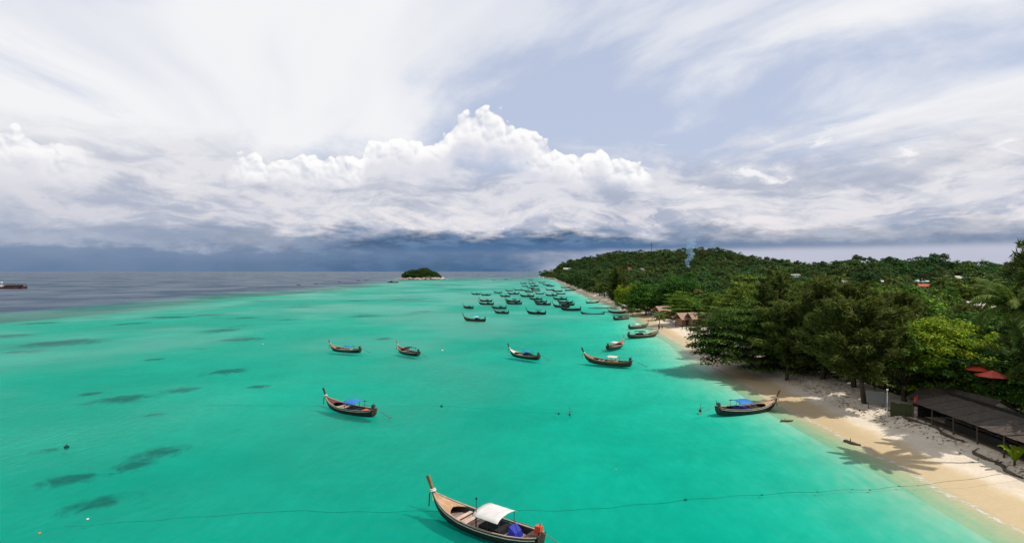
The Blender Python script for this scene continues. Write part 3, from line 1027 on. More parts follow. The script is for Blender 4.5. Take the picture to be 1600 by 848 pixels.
# behind the pines at the beach edge the first rows stay below the view of the huts
smax = np.full(len(pts), 9.0)
zg_ = ground(pts[:, 0], pts[:, 1])
SIGHT = [(h[0], h[1], h[2] - 1.6, H_[3]) for h, H_ in zip(HPOS, HOUSES)]
SIGHT += [(59.5, 188, 3.4, 6), (63, 185, 3.4, 7), (66.5, 180, 3.4, 6), (61, 219, 3.6, 6)]
for (hx, hy, hz, hl) in SIGHT:
    dist_ = math.hypot(hx, hy)
    ux, uy = hx / dist_, hy / dist_
    al_ = pts[:, 0] * ux + pts[:, 1] * uy
    sd_ = np.abs(pts[:, 0] * uy - pts[:, 1] * ux)
    rh = CH + (hz - CH) * al_ / dist_
    m_ = (al_ < dist_) & (sd_ < hl / 2 + 4.5)
    smax = np.where(m_, np.minimum(smax, (rh - zg_) / 13.5), smax)
ok_ = smax > 0.28
pts, smax = pts[ok_], smax[ok_]
order = np.argsort(np.hypot(pts[:, 0], pts[:, 1]))
pts = pts[order]
smax = smax[order]
zs = ground(pts[:, 0], pts[:, 1])
NIND = 280
LANDMARKS = [(1087, 452, "orange roof above the huts"), (1440, 436, "pale blue roof"), (1530, 472, "tin roof behind the palm"), (1240, 428, "long white roof"), (1500, 431, "far grey tin roof"),
             (1322, 438, "cream hut roof"), (1376, 438, "small white building"), (1465, 545, "yellow-green rounded tree"), (1160, 500, "dark almond tree"), (1215, 440, "tallest casuarina"),
             (1300, 500, "wide olive casuarina"), (1585, 470, "right-hand coconut palm"), (1095, 495, "row of thatched huts"), (1037, 482, "lone thatched hut"), (1005, 460, "large round beach tree"), (1560, 640, "beach shed")]
ORD = lambda n_: {1: "", 2: "second ", 3: "third "}.get(n_, "%dth " % n_ if n_ % 10 not in (1, 2, 3) or n_ in (11, 12, 13) else "%d%s " % (n_, {1: "st", 2: "nd", 3: "rd"}[n_ % 10]))
ranks = {}
wood = []
for i in range(NIND):
    x, y = pts[i]
    k = int(rngf.integers(0, 100))
    sc = min(float(rngf.uniform(0.72, 1.12)), smax[i])
    rz = rngf.uniform(0, 6)
    kind = 0 if k < 12 else 1 if k < 17 else 2 if k < 60 else 3
    px, py = 800 + F * x / y, 423.5 - F * (zs[i] + 9 * sc - CH) / y
    lm = min(LANDMARKS, key=lambda q: math.hypot(q[0] - px, (q[1] - py) * 1.6))
    side = ("left of" if px < lm[0] else "right of") if abs(px - lm[0]) > abs(py - lm[1]) else ("above" if py < lm[1] else "below")
    wood.append((math.hypot(lm[0] - px, (lm[1] - py) * 1.6), kind, lm[2], side, i, x, y, rz, sc, k))
for (dl, kind, lm, side, i, x, y, rz, sc, k) in sorted(wood):
    ranks[(kind, lm, side)] = r_ = ranks.get((kind, lm, side), 0) + 1
    what, name, meshes, leaf, grp = (("slim feathery casuarina", "casuarina_tree", MIDC, L_PINE, "casuarinas in the wood behind the beach"), ("yellow-green leafy tree", "broadleaf_tree", MID[k % 4], L_LIME, "yellow-green trees in the wood behind the beach"),
                                     ("mid green leafy tree", "broadleaf_tree", MID[k % 4], L_MID, "mid green trees in the wood behind the beach"), ("dark green leafy tree", "broadleaf_tree", MID[k % 4], L_DARK, "dark green trees in the wood behind the beach"))[kind]
    put_tree(name, meshes, leaf, x, y, rz, sc * (0.95 if kind == 0 else 1.0), "%s, %snearest %s the %s" % (what, ORD(r_), side, lm), "tree", grp, z=zs[i])

# a few palms rising out of the wood
for i, (px, py, Y, lab) in enumerate(((1312, 436, 210, "palm head rising from the wood above the wide olive casuarina"),
                                      (1395, 440, 200, "palm head rising from the wood left of the pale blue roof"),
                                      (1472, 440, 190, "palm with pale fronds rising from the wood right of the pale blue roof"),
                                      (1545, 447, 135, "palm head in the wood behind the right-hand coconut palm"))):
    X = (px - 800) / F * Y
    zt = CH + (423.5 - py) / F * Y
    palm("coconut_palm", (X + 0.8, Y, gz(X, Y)), (X, Y, zt), lab, 16, 0.85, 20 + i)


def far_tree(seed, H, RC, n, size):
    rng = np.random.default_rng(seed)
    nc = 13
    d = rand_dirs(rng, nc)
    d[:, 2] = np.abs(d[:, 2]) * 1.3 - 0.35
    cen = np.array([0, 0, H * 0.6]) + unit(d) * (0.62 + 0.42 * rng.random((nc, 1))) * np.array([RC, RC, H * 0.36])
    v, q = leaves_in_clumps(rng, cen, RC * rng.uniform(0.30, 0.46, nc), n // nc, size, 0.7, 0.9, 0.62)
    tb = MB().tube([(0, 0, -1.0), (0.1, 0, H * 0.35), (0, 0.1, H * 0.62)], [0.28, 0.2, 0.1], 5).mesh("stem")
    tv = np.array([p.co[:] for p in tb.vertices], dtype=np.float32)
    tq = np.array([p.vertices[:] for p in tb.polygons if len(p.vertices) == 4], dtype=np.int32) + len(v)
    bpy.data.meshes.remove(tb)
    return np_mesh("forest_tree", np.concatenate([v, tv]), np.concatenate([q, tq]))


def scatter_stuff(name, points, scales, rots, label, variants, leaf):
    """One object: crowns set out over points by geometry nodes."""
    me = np_mesh(name, points, np.zeros((0, 3), np.int32)) if False else bpy.data.meshes.new(name)
    me.vertices.add(len(points))
    me.vertices.foreach_set('co', np.asarray(points, np.float32).ravel())
    set_attr(me, 'sc', scales)
    set_attr(me, 'rz', rots)
    o = bpy.data.objects.new(name, me)
    scene.collection.objects.link(o)
    ng = bpy.data.node_groups.new(name, 'GeometryNodeTree')
    ng.interface.new_socket('Geometry', in_out='INPUT', socket_type='NodeSocketGeometry')
    ng.interface.new_socket('Geometry', in_out='OUTPUT', socket_type='NodeSocketGeometry')
    N, L = ng.nodes, ng.links
    gi, go = N.new('NodeGroupInput'), N.new('NodeGroupOutput')
    col = bpy.data.collections.new(name + "_kinds")
    for v in variants:
        ob = bpy.data.objects.new("forest_tree", v)
        if not v.materials: v.materials.append(leaf)
        col.objects.link(ob)
    ci = N.new('GeometryNodeCollectionInfo')
    ci.inputs['Collection'].default_value = col
    ci.inputs['Separate Children'].default_value = True
    ci.inputs['Reset Children'].default_value = True
    iop = N.new('GeometryNodeInstanceOnPoints')
    iop.inputs['Pick Instance'].default_value = True
    ri = N.new('FunctionNodeRandomValue'); ri.data_type = 'INT'
    ri.inputs[4].default_value = 0; ri.inputs[5].default_value = len(variants) - 1
    a1 = N.new('GeometryNodeInputNamedAttribute'); a1.data_type = 'FLOAT'; a1.inputs[0].default_value = 'sc'
    a2 = N.new('GeometryNodeInputNamedAttribute'); a2.data_type = 'FLOAT'; a2.inputs[0].default_value = 'rz'
    cx = N.new('ShaderNodeCombineXYZ')
    L.new(gi.outputs[0], iop.inputs['Points'])
    L.new(ci.outputs[0], iop.inputs['Instance'])
    L.new(ri.outputs[2], iop.inputs['Instance Index'])
    L.new(a2.outputs[0], cx.inputs[2])
    L.new(cx.outputs[0], iop.inputs['Rotation'])
    L.new(a1.outputs[0], iop.inputs['Scale'])
    L.new(iop.outputs[0], go.inputs[0])
    md = o.modifiers.new("scatter", 'NODES')
    md.node_group = ng
    tag(o, label, "forest", kind='stuff')
    return o


FAR = [far_tree(51, 11, 5.6, 700, 0.50), far_tree(52, 12.5, 6.4, 760, 0.54), far_tree(53, 9.5, 6.0, 700, 0.52), far_tree(54, 13.5, 5.0, 660, 0.50), far_tree(55, 8.5, 4.8, 560, 0.48)]
P = pts[NIND:]
Pz = zs[NIND:]
scatter_stuff("forest", np.stack([P[:, 0], P[:, 1], Pz - 0.3], -1), np.minimum(np.where(P[:, 1] > 420, 1.25, 1.0) * (0.55 + 0.85 * rngf.random(len(P)) ** 1.6), smax[NIND:]), rngf.uniform(0, 6.28, len(P)),
              "dense green forest covering the hills behind the beach", FAR, L_FOREST)
# undergrowth between the first trees and the sand
us = []
for yv in np.arange(70, 420, 2.2):
    for sx in rngf.uniform(12.5, 40 if yv < 130 else 24, 4 if yv < 130 else 2):
        us.append((float(shore(yv)) + sx, yv + rngf.uniform(-2, 2)))
for yv in np.arange(420, 1300, 4.0):
    us.append((float(shore(yv)) + rngf.uniform(3.5, 8.5), yv + rngf.uniform(-2, 2)))
us = np.array(us)
ok = np.ones(len(us), bool)
for (cx, cy, cr) in ((63, 184, 8), (61, 218, 6), (64.5, 285, 7), (52, 62, 12)):
    ok &= np.hypot(us[:, 0] - cx, us[:, 1] - cy) > cr
ok &= ~((us[:, 0] < 55) & (us[:, 1] < 84))
us = us[ok]
scatter_stuff("undergrowth", np.stack([us[:, 0], us[:, 1], ground(us[:, 0], us[:, 1]) - 0.6], -1), rngf.uniform(0.14, 0.34, len(us)) * np.where(us[:, 1] > 420, 1.6, 1.0), rngf.uniform(0, 6.28, len(us)),
              "low green undergrowth between the sand and the wood", FAR, L_FOREST)


# ------------------------------------------------------------------ longtail boats
WOODS = {
    'black': plain_mat("tarred_wood", (0.016, 0.014, 0.013), 0.55, 0.3, 0.4, 3.0, (0.3, 1, 1), 0.4),
    'brown': plain_mat("dark_brown_wood", (0.050, 0.030, 0.020), 0.6, 0.3, 0.4, 3.0, (0.3, 1, 1), 0.4),
    'teal': plain_mat("dark_teal_paint", (0.008, 0.022, 0.025), 0.55, 0.3, 0.35, 3.0, (0.3, 1, 1), 0.3),
    'maroon': plain_mat("maroon_paint", (0.085, 0.020, 0.018), 0.55, 0.3, 0.35, 3.0, (0.3, 1, 1), 0.3),
    'varnish': plain_mat("varnished_wood", (0.23, 0.090, 0.035), 0.45, 0.4, 0.3, 4.0, (0.3, 1, 1), 0.3),
    'tan': plain_mat("tan_wood", (0.34, 0.205, 0.115), 0.65, 0.25, 0.28, 3.0, (0.3, 1, 1), 0.35),
    'grey': plain_mat("weathered_grey_wood", (0.31, 0.228, 0.178), 0.8, 0.2, 0.35, 4.0, (1, 0.3, 1), 0.4, 0.38),
    'pale': plain_mat("pale_paint", (0.50, 0.47, 0.42), 0.6, 0.3, 0.2),
    'strake': plain_mat("worn_edge_wood", (0.30, 0.22, 0.16), 0.7, 0.2, 0.3, 5.0, (0.3, 1, 1)),
}
CLOTH = {
    'white': plain_mat("white_canvas", (0.47, 0.455, 0.435), 0.85, 0.1, 0.10, 1.5, None, 0.3),
    'blue': plain_mat("blue_tarpaulin", (0.012, 0.115, 0.36), 0.6, 0.3, 0.18, 1.5, None, 0.3),
    'navy': plain_mat("deep_blue_tarpaulin", (0.010, 0.020, 0.25), 0.6, 0.3, 0.2, 1.5, None, 0.4),
    'green': plain_mat("green_tarpaulin", (0.020, 0.065, 0.045), 0.7, 0.2, 0.25, 1.5, None, 0.3),
    'dark': plain_mat("black_netting", (0.018, 0.020, 0.022), 0.85, 0.1, 0.3, 2.0, None, 0.4),
    'pink': plain_mat("pink_canvas", (0.62, 0.40, 0.38), 0.8, 0.1, 0.15, 1.5, None, 0.3),
    'sky': plain_mat("pale_blue_tarpaulin", (0.22, 0.42, 0.60), 0.7, 0.2, 0.2, 1.5, None, 0.3),
    'teal': plain_mat("teal_tarpaulin", (0.014, 0.050, 0.056), 0.7, 0.2, 0.2, 1.5, None, 0.3),
    'red': plain_mat("red_plastic", (0.52, 0.050, 0.020), 0.5, 0.35, 0.15),
    'lime': plain_mat("lime_ribbon", (0.45, 0.55, 0.06), 0.7, 0.2, 0.1),
    'grey': plain_mat("grey_plastic", (0.17, 0.20, 0.23), 0.6, 0.3, 0.15),
    'orange': plain_mat("orange_cover", (0.60, 0.14, 0.03), 0.6, 0.2, 0.15),
}
IRON = plain_mat("engine_iron", (0.035, 0.035, 0.037), 0.5, 0.5, 0.4, 8.0)
STEEL = plain_mat("worn_steel", (0.10, 0.085, 0.075), 0.5, 0.5, 0.4, 8.0)
ROPE = plain_mat("weedy_rope", (0.075, 0.080, 0.045), 0.95, 0.1, 0.4, 8.0)

ST_X = [-5.0, -4.75, -4.1, -3.0, -1.5, 0.0, 1.5, 2.8, 3.8, 4.5, 4.95]
ST_B = [0.46, 0.55, 0.70, 0.88, 1.00, 1.04, 0.98, 0.80, 0.54, 0.28, 0.07]
ST_S = [1.02, 0.97, 0.86, 0.74, 0.66, 0.64, 0.70, 0.86, 1.08, 1.32, 1.52]
ST_K = [0.02, -0.10, -0.24, -0.34, -0.38, -0.38, -0.36, -0.28, -0.06, 0.36, 0.86]


def bi(x, tab): return float(np.interp(x, ST_X, tab))


def section(x, inset=0.0, lift=0.0):
    b, s, k = max(bi(x, ST_B) - inset, 0.02), bi(x, ST_S), bi(x, ST_K) + lift
    h = s - k
    pr = [(1.0, 1.0), (0.985, 0.80), (0.93, 0.55), (0.78, 0.28), (0.45, 0.08), (0.0, 0.0)]
    left = [(x, b * a, k + h * c) for a, c in pr]
    return left + [(p[0], -p[1], p[2]) for p in left[-2::-1]]


def hull_mesh():
    xs = np.unique(np.concatenate([ST_X, np.linspace(-5, 4.95, 23)]))
    V, Fc = [], []
    for sgn, ins, lift in ((1, 0.0, 0.0), (-1, 0.055, 0.07)):
        o = len(V)
        for x in xs: V.extend(section(float(x), ins, lift))
        for i in range(len(xs) - 1):
            for j in range(10):
                q = (o + i * 11 + j, o + i * 11 + j + 1, o + (i + 1) * 11 + j + 1, o + (i + 1) * 11 + j)
                Fc.append(q if sgn > 0 else q[::-1])
        if sgn > 0: n1 = len(V)
    for i in range(len(xs) - 1):                      # top edge between outer and inner skin
        for j in (0, 10):
            a, b = i * 11 + j, (i + 1) * 11 + j
            q = (a, b, n1 + b, n1 + a)
            Fc.append(q if j == 0 else q[::-1])
    Fc.append(tuple(range(11)))                       # transom
    Fc.append(tuple(n1 + k for k in reversed(range(11))))
    mb = MB(); mb.v = V; mb.f = Fc
    return mb.mesh("hull", True)


def rail_mesh(dz, w, h, x0=-5.0, x1=4.9, out=0.0):
    mb = MB()
    xs = np.linspace(x0, x1, 25)
    for sg in (1, -1):
        V = []
        for x in xs:
            b, s = bi(x, ST_B) + out, bi(x, ST_S) + dz
            V += [(x, sg * (b - w / 2), s - h / 2), (x, sg * (b + w / 2), s - h / 2), (x, sg * (b + w / 2), s + h / 2), (x, sg * (b - w / 2), s + h / 2)]
        f = []
        for i in range(len(xs) - 1):
            for k in range(4):
                k2 = (k + 1) % 4
                f.append((i * 4 + k, i * 4 + k2, i * 4 + 4 + k2, i * 4 + 4 + k))
        f += [(0, 1, 2, 3), tuple(len(V) - 4 + k for k in (3, 2, 1, 0))]
        mb.poly(V, f)
    return mb.mesh("rail")


def inner_w(x, z):
    """Half width that ends inside the thickness of the hull planking at height z."""
    k, s_ = bi(x, ST_K), bi(x, ST_S)
    f = (z - k) / (s_ - k)
    return np.interp(f, [0.0, 0.08, 0.28, 0.55, 0.80, 1.0], [0.0, 0.45, 0.78, 0.93, 0.985, 1.0]) * bi(x, ST_B) - 0.025


def plank_mesh(x, w=0.30, z=0.28):
    b = inner_w(x - 0.1, z - 0.02) if x < 0 else inner_w(x + 0.1, z - 0.02)
    return MB().box((0, 0, z), (w - 0.018, 2 * b, 0.035)).mesh("plank")


def stem_mesh():
    """Tall prow post: a curved board that widens and leans forward towards its head."""
    mb = MB()
    pts = [(4.55, 0.55, 0.20), (4.86, 1.15, 0.22), (5.08, 1.62, 0.22), (5.28, 2.00, 0.24), (5.47, 2.38, 0.29), (5.66, 2.72, 0.35)]
    V = []
    for i, (x, z, w) in enumerate(pts):
        a, b = pts[max(i - 1, 0)], pts[min(i + 1, len(pts) - 1)]
        tx, tz = b[0] - a[0], b[1] - a[1]
        L = math.hypot(tx, tz); nx, nz = tz / L, -tx / L
        th = 0.062
        V += [(x - nx * w / 2, -th, z - nz * w / 2), (x + nx * w / 2, -th, z + nz * w / 2), (x + nx * w / 2, th, z + nz * w / 2), (x - nx * w / 2, th, z - nz * w / 2)]
    f = []
    for i in range(len(pts) - 1):
        for k in range(4):
            k2 = (k + 1) % 4
            f.append((i * 4 + k, i * 4 + k2, i * 4 + 4 + k2, i * 4 + 4 + k))
    f += [(0, 1, 2, 3), tuple(len(V) - 4 + k for k in (3, 2, 1, 0))]
    mb.poly(V, f)
    return mb.mesh("stem_post")


def foredeck_mesh():
    """Decked bow, two slopes of planking meeting on a ridge, with a curved aft edge."""
    mb = MB()
    xs = [2.95, 3.1, 3.35, 3.7, 4.0, 4.4, 4.75, 4.95]
    V = []
    for x in xs:
        b, s = bi(x, ST_B) - 0.05, bi(x, ST_S)
        for t in (-1, -0.5, 0, 0.5, 1):
            xx = x - (0.55 * t * t if x < 3.0 else 0)
            bb, sv = (bi(xx, ST_B) - 0.05, bi(xx, ST_S))
            V.append((xx, t * bb, sv - 0.02 + 0.10 * (1 - abs(t)) - (0.0)))
    f = [(i * 5 + j, i * 5 + j + 1, i * 5 + 6 + j, i * 5 + 5 + j) for i in range(len(xs) - 1) for j in range(4)]
    n = len(V)
    V2 = [(x, y, z - 0.05) for x, y, z in V]
    f2 = [tuple(n + k for k in reversed(q)) for q in f]
    side = [(j, n + j, n + j + 1, j + 1) for j in range(4)]
    mb.poly(V + V2, f + f2 + side)
    return mb.mesh("foredeck")


def canopy_mesh(x0=-2.55, x1=0.25, hw=1.02, z=1.80, arch=0.17):
    mb = MB()
    nx, ny = 7, 9
    V = []
    for lay in (0, 1):
        for i in range(nx):
            for j in range(ny):
                x = x0 + (x1 - x0) * i / (nx - 1); t = -1 + 2 * j / (ny - 1)
                sag = -0.025 * (0.5 - abs((i / (nx - 1) * 3) % 1 - 0.5))
                V.append((x, t * hw, z + arch * (1 - t * t) + sag - 0.025 * lay - (0.10 if abs(t) > 0.99 else 0)))
    n = nx * ny
    f = []
    for i in range(nx - 1):
        for j in range(ny - 1):
            q = (i * ny + j, (i + 1) * ny + j, (i + 1) * ny + j + 1, i * ny + j + 1)
            f.append(q); f.append(tuple(n + k for k in reversed(q)))
    for i in range(nx - 1):
        f.append((i * ny, n + i * ny, n + (i + 1) * ny, (i + 1) * ny))
        a = i * ny + ny - 1
        f.append((a, a + ny, n + a + ny, n + a))
    for j in range(ny - 1):
        f.append((j, j + 1, n + j + 1, n + j))
        a = (nx - 1) * ny + j
        f.append((a, n + a, n + a + 1, a + 1))
    mb.poly(V, f)
    return mb.mesh("canopy", True)


def engine_mesh():
    mb = MB()
    mb.box((-4.88, 0, 1.46), (0.46, 0.30, 0.34)).box((-4.75, 0, 1.20), (0.34, 0.24, 0.20))
    mb.tube([(-4.85, 0, 0.9), (-4.85, 0, 1.15)], 0.07, 6)
    mb.tube([(-5.05, 0.1, 1.62), (-5.05, 0.1, 1.86), (-5.18, 0.1, 1.92)], 0.035, 6)
    return mb.mesh("engine")


def shaft_mesh(drop=True):
    mb = MB()
    mb.tube([(-4.5, 0, 1.45), (-3.6, -0.08, 1.38), (-2.3, -0.35, 1.22)], 0.030, 6)       # tiller
    mb.tube([(-5.1, 0, 1.32), (-6.3, 0, 0.95), (-8.2, 0, 0.32)], 0.032, 6)
    for k in range(2):
        a = k * math.pi
        mb.box((-8.22, 0.11 * math.cos(a), 0.32 + 0.11 * math.sin(a)), (0.03, 0.22, 0.12), m=Matrix.Rotation(a + 0.4, 4, 'X'))
    mb.tube([(-6.3, 0, 0.90), (-7.3, 0, 0.45), (-8.1, 0, 0.15)], 0.018, 5)
    return mb.mesh("propeller_shaft")


def ribbons_mesh(kind):
    mb = MB()
    if kind == 'garland':
        rings = []
        for k in range(11):
            a = 2 * math.pi * k / 10
            rings.append((5.07 + 0.19 * math.cos(a), 0.17 * math.sin(a), 1.66 - 0.06 * math.cos(a)))
        mb.tube(rings, 0.075, 6, False)
        mb.tube([(p[0] + 0.05, p[1], p[2] + 0.11) for p in rings], 0.06, 6, False)
    else:
        off = -0.16 if kind == 'ribbon' else 0.10
        pts = [(5.24, off, 1.62), (5.32, off * 1.3, 1.30), (5.30, off * 1.4, 0.98), (5.34, off * 1.6, 0.70 if kind == 'ribbon' else 0.42)]
        V = []
        for x, y, z in pts: V += [(x, y - 0.05, z), (x, y + 0.05, z), (x + 0.025, y + 0.05, z), (x + 0.025, y - 0.05, z)]
        f = []
        for i in range(3):
            for k in range(4):
                k2 = (k + 1) % 4
                f.append((i * 4 + k, i * 4 + k2, i * 4 + 4 + k2, i * 4 + 4 + k))
        f += [(3, 2, 1, 0), (12, 13, 14, 15)]
        mb.poly(V, f)
    return mb.mesh(kind)


def deck_mesh():
    mb = MB()
    xs = np.linspace(-4.8, 3.6, 12)
    V = []
    for x in xs:
        b = inner_w(x, 0.24)
        V += [(x, -b, 0.26), (x, b, 0.26), (x, b, 0.22), (x, -b, 0.22)]
    f = []
    for i in range(11):
        for k in range(4):
            k2 = (k + 1) % 4
            f.append((i * 4 + k, i * 4 + k2, i * 4 + 4 + k2, i * 4 + 4 + k))
    f += [(0, 1, 2, 3), (47, 46, 45, 44)]
    mb.poly(V, f)
    return mb.mesh("deck")


BM = dict(hull=hull_mesh(), rail=rail_mesh(0.02, 0.11, 0.05), strake=rail_mesh(-0.16, 0.03, 0.06, -4.9, 4.6, 0.012), stem=stem_mesh(), foredeck=foredeck_mesh(),
          canopy=canopy_mesh(-2.25, 0.05, 1.06, 1.58, 0.21), canopy_small=canopy_mesh(-2.3, -0.3, 0.80, 1.55, 0.10), canopy_long=canopy_mesh(-3.1, 0.6, 0.9, 1.75, 0.14), engine=engine_mesh(), shaft=shaft_mesh(), deck=deck_mesh(),
          garland=ribbons_mesh('garland'), ribbon=ribbons_mesh('ribbon'), streamer=ribbons_mesh('streamer'))
PLANKS = [(x, plank_mesh(x)) for x in np.arange(-4.65, 3.6, 0.305)]
BM['post'] = MB().tube([(0, 0, 0.55), (0, 0, 1.80)], 0.026, 6).mesh("post")
BM['bench'] = MB().box((0, 0, 0.52), (0.30, 1.76, 0.05)).mesh("bench")
BM['rib'] = None
BM['sternboard'] = MB().poly([(-5.02, -0.40, 0.30), (-5.02, 0.40, 0.30), (-5.16, 0.44, 1.16), (-5.16, -0.44, 1.16), (-4.95, -0.40, 0.30), (-4.95, 0.40, 0.30), (-5.08, 0.44, 1.16), (-5.08, -0.44, 1.16)],
                             [(0, 1, 2, 3), (7, 6, 5, 4), (0, 4, 5, 1), (1, 5, 6, 2), (2, 6, 7, 3), (3, 7, 4, 0)]).mesh("sternboard")
BM['engine_bed'] = MB().box((-4.6, 0, 0.92), (0.5, 0.95, 0.10)).mesh("engine_bed")
BM['aftdeck'] = MB().poly([(-5.0, -0.42, 0.93), (-5.0, 0.42, 0.93), (-3.9, 0.66, 0.78), (-3.9, -0.66, 0.78), (-5.0, -0.42, 0.88), (-5.0, 0.42, 0.88), (-3.9, 0.66, 0.73), (-3.9, -0.66, 0.73)],
                          [(3, 2, 1, 0), (4, 5, 6, 7), (0, 1, 5, 4), (1, 2, 6, 5), (2, 3, 7, 6), (3, 0, 4, 7)]).mesh("aftdeck")
BM['tarp'] = MB().poly([(-3.55, -0.62, 0.22), (-2.75, -0.66, 0.22), (-2.70, 0.30, 0.24), (-3.5, 0.34, 0.24), (-3.5, -0.55, 0.62), (-2.8, -0.58, 0.70), (-2.78, 0.2, 0.66), (-3.4, 0.24, 0.58)],
                       [(3, 2, 1, 0), (4, 5, 6, 7), (0, 1, 5, 4), (1, 2, 6, 5), (2, 3, 7, 6), (3, 0, 4, 7)]).mesh("tarpaulin_bundle")
BM['tarp_slope'] = MB().poly([(-3.25, -0.45, 0.35), (-2.58, -0.5, 0.35), (-2.58, 0.45, 0.35), (-3.25, 0.40, 0.35), (-3.12, -0.40, 0.72), (-2.62, -0.40, 1.12), (-2.62, 0.30, 1.08), (-3.10, 0.26, 0.70)],
                             [(3, 2, 1, 0), (4, 5, 6, 7), (0, 1, 5, 4), (1, 2, 6, 5), (2, 3, 7, 6), (3, 0, 4, 7)]).mesh("tarpaulin_bundle")
BM['tube'] = MB().tube([(-2.9, -0.98, 0.60), (-1.2, -1.02, 0.52), (0.1, -0.98, 0.55)], 0.13, 8).mesh("float_tube", True)
BM['locker'] = MB().box((-1.1, 0, 0.42), (1.9, 1.25, 0.50)).mesh("locker")
BM['roof_shade'] = MB().poly([(-2.25, -0.72, 0.27), (-0.35, -0.74, 0.27), (-0.35, 0.74, 0.27), (-2.25, 0.72, 0.27), (-2.15, -0.60, 0.98), (-0.55, -0.62, 1.18), (-0.5, 0.60, 1.12), (-2.1, 0.62, 1.02)],
                       [(3, 2, 1, 0), (4, 5, 6, 7), (0, 1, 5, 4), (1, 2, 6, 5), (2, 3, 7, 6), (3, 0, 4, 7)]).mesh("roof_shade_block")  # dark block added to stand in for the shade beneath the roofs
BM['basket'] = MB().lathe([(0.0, 0.0), (0.20, 0.0), (0.26, 0.26), (0.23, 0.26), (0.18, 0.04), (0.0, 0.04)], 10, (-3.6, 0.35, 0.19)).mesh("basket")
BM['mast'] = MB().tube([(-0.1, 0.78, 0.5), (-0.12, 0.8, 2.6)], 0.022, 5).box((-0.12, 0.8, 2.62), (0.12, 0.05, 0.14)).mesh("light_pole")
BM['frame_beam'] = MB().bar((-2.2, 0.80, 1.62), (0.0, 0.80, 1.62), 0.04).bar((-2.2, -0.80, 1.62), (0.0, -0.80, 1.62), 0.04).mesh("roof_beam")


def longtail(loc, heading, length, label, hull='black', deck='grey', fore='tan', stem='varnish', canopy='blue', ctype='canopy', cargo=None, detail=2,
             group=None, garland='white', shaft=True, engine='iron', sink=0.0, rail='strake', tilt=0.0, tall=1.0):
    root = empty("longtail_boat", (loc[0], loc[1], -sink), heading, length / 10.0)
    root.rotation_euler = (tilt, 0, heading)
    root.scale.z *= tall
    root.scale.y *= 1.13
    if detail < 2: rail = 'brown'
    P_ = lambda k, n, m, par=root: link_obj(n, BM[k], m, par)
    h = P_('hull', "hull", WOODS[hull])
    rl = P_('rail', "gunwale", WOODS[rail], h)
    P_('stem', "stem_post", WOODS[stem])
    P_('foredeck', "foredeck", WOODS[fore])
    e = P_('engine', "engine", CLOTH[engine] if engine in CLOTH else IRON)
    if shaft: P_('shaft', "propeller_shaft", STEEL, e)
    if detail >= 2:
        P_('strake', "rubbing_strake", WOODS['pale' if hull == 'black' else 'strake'], h)
        for x, m in PLANKS:
            o = link_obj("plank", m, WOODS[deck], root)
            o.location = (x, 0, rnd.uniform(-0.008, 0.008))
            o.rotation_euler = (rnd.uniform(-0.006, 0.006), 0, rnd.uniform(-0.012, 0.012))
        for x in (1.9, 1.05):
            b = link_obj("bench", BM['bench'], WOODS[deck], root); b.location.x = x
            b.scale.y = bi(x, ST_B)
        P_('aftdeck', "aft_deck", WOODS['brown'])
        P_('sternboard', "sternboard", WOODS['brown'], h)
        P_('streamer', "streamer", WOODS['brown'])
        P_('ribbon', "ribbon", CLOTH['lime'])
    else:
        P_('deck', "deck", WOODS[deck])
    if garland: P_('garland', "garland", CLOTH[garland])
    if canopy:
        c = P_(ctype, "canopy", CLOTH[canopy])
        zt = {'canopy': 0.90, 'canopy_small': 0.84, 'canopy_long': 0.985}[ctype]
        xa, xb = {'canopy': (-2.15, -0.05), 'canopy_small': (-2.2, -0.4), 'canopy_long': (-3.0, 0.5)}[ctype]
        for x in ((xa, (xa + xb) / 2, xb) if detail >= 2 else (xa, xb)):
            for y in (-0.80, 0.80):
                p = link_obj("post", BM['post'], WOODS['brown'], c)
                p.location = (x, y, 0)
                p.scale = (1, 1, zt)
        if detail >= 2 and ctype == 'canopy': P_('frame_beam', "roof_beam", WOODS['brown'], c)
    for cg, colr in (cargo or []):
        P_(cg, {'tarp': "tarpaulin_bundle", 'tarp_slope': "tarpaulin_bundle", 'tube': "float_tube", 'locker': "locker", 'basket': "basket", 'mast': "light_pole", 'roof_shade': "roof_shade_block"}[cg], CLOTH.get(colr) or WOODS[colr])
    tag(root, label, "boat", group)
    return root


def between(bow, stern):
    """Centre, heading and length from the waterline pixels of bow and stern."""
    a, b = at(*bow), at(*stern)
    d = a - b
    return (a + b) / 2, math.atan2(d.y, d.x), d.length


MOORED = "longtail boats moored off the beach"
BEACHED = "longtail boats with bows to the sand"
c, hd, L = between((684, 801), (836, 856))
longtail(c, hd, 10.6, "nearest longtail boat, tan bow and white canopy roof, at the bottom edge", 'black', 'grey', 'tan', 'varnish', 'white', 'canopy',
         [('tarp_slope', 'navy'), ('tube', 'grey'), ('basket', 'lime'), ('mast', 'dark'), ('locker', 'dark')], 2, MOORED, engine='red')
c, hd, L = between((510, 635), (584, 650))
longtail(c, hd, 10.0, "longtail boat with blue roof and bright red bundle, alone left of centre", 'black', 'grey', 'maroon', 'brown', 'blue', 'canopy',
         [('tarp', 'red'), ('locker', 'dark')], 2, MOORED)
c, hd, L = between((1206, 639), (1128, 646))
longtail(c, hd, 10.0, "longtail boat with blue roof, its bow to the tree-shaded sand", 'black', 'brown', 'tan', 'varnish', 'blue', 'canopy',
         [('locker', 'navy'), ('basket', 'white')], 2, BEACHED)
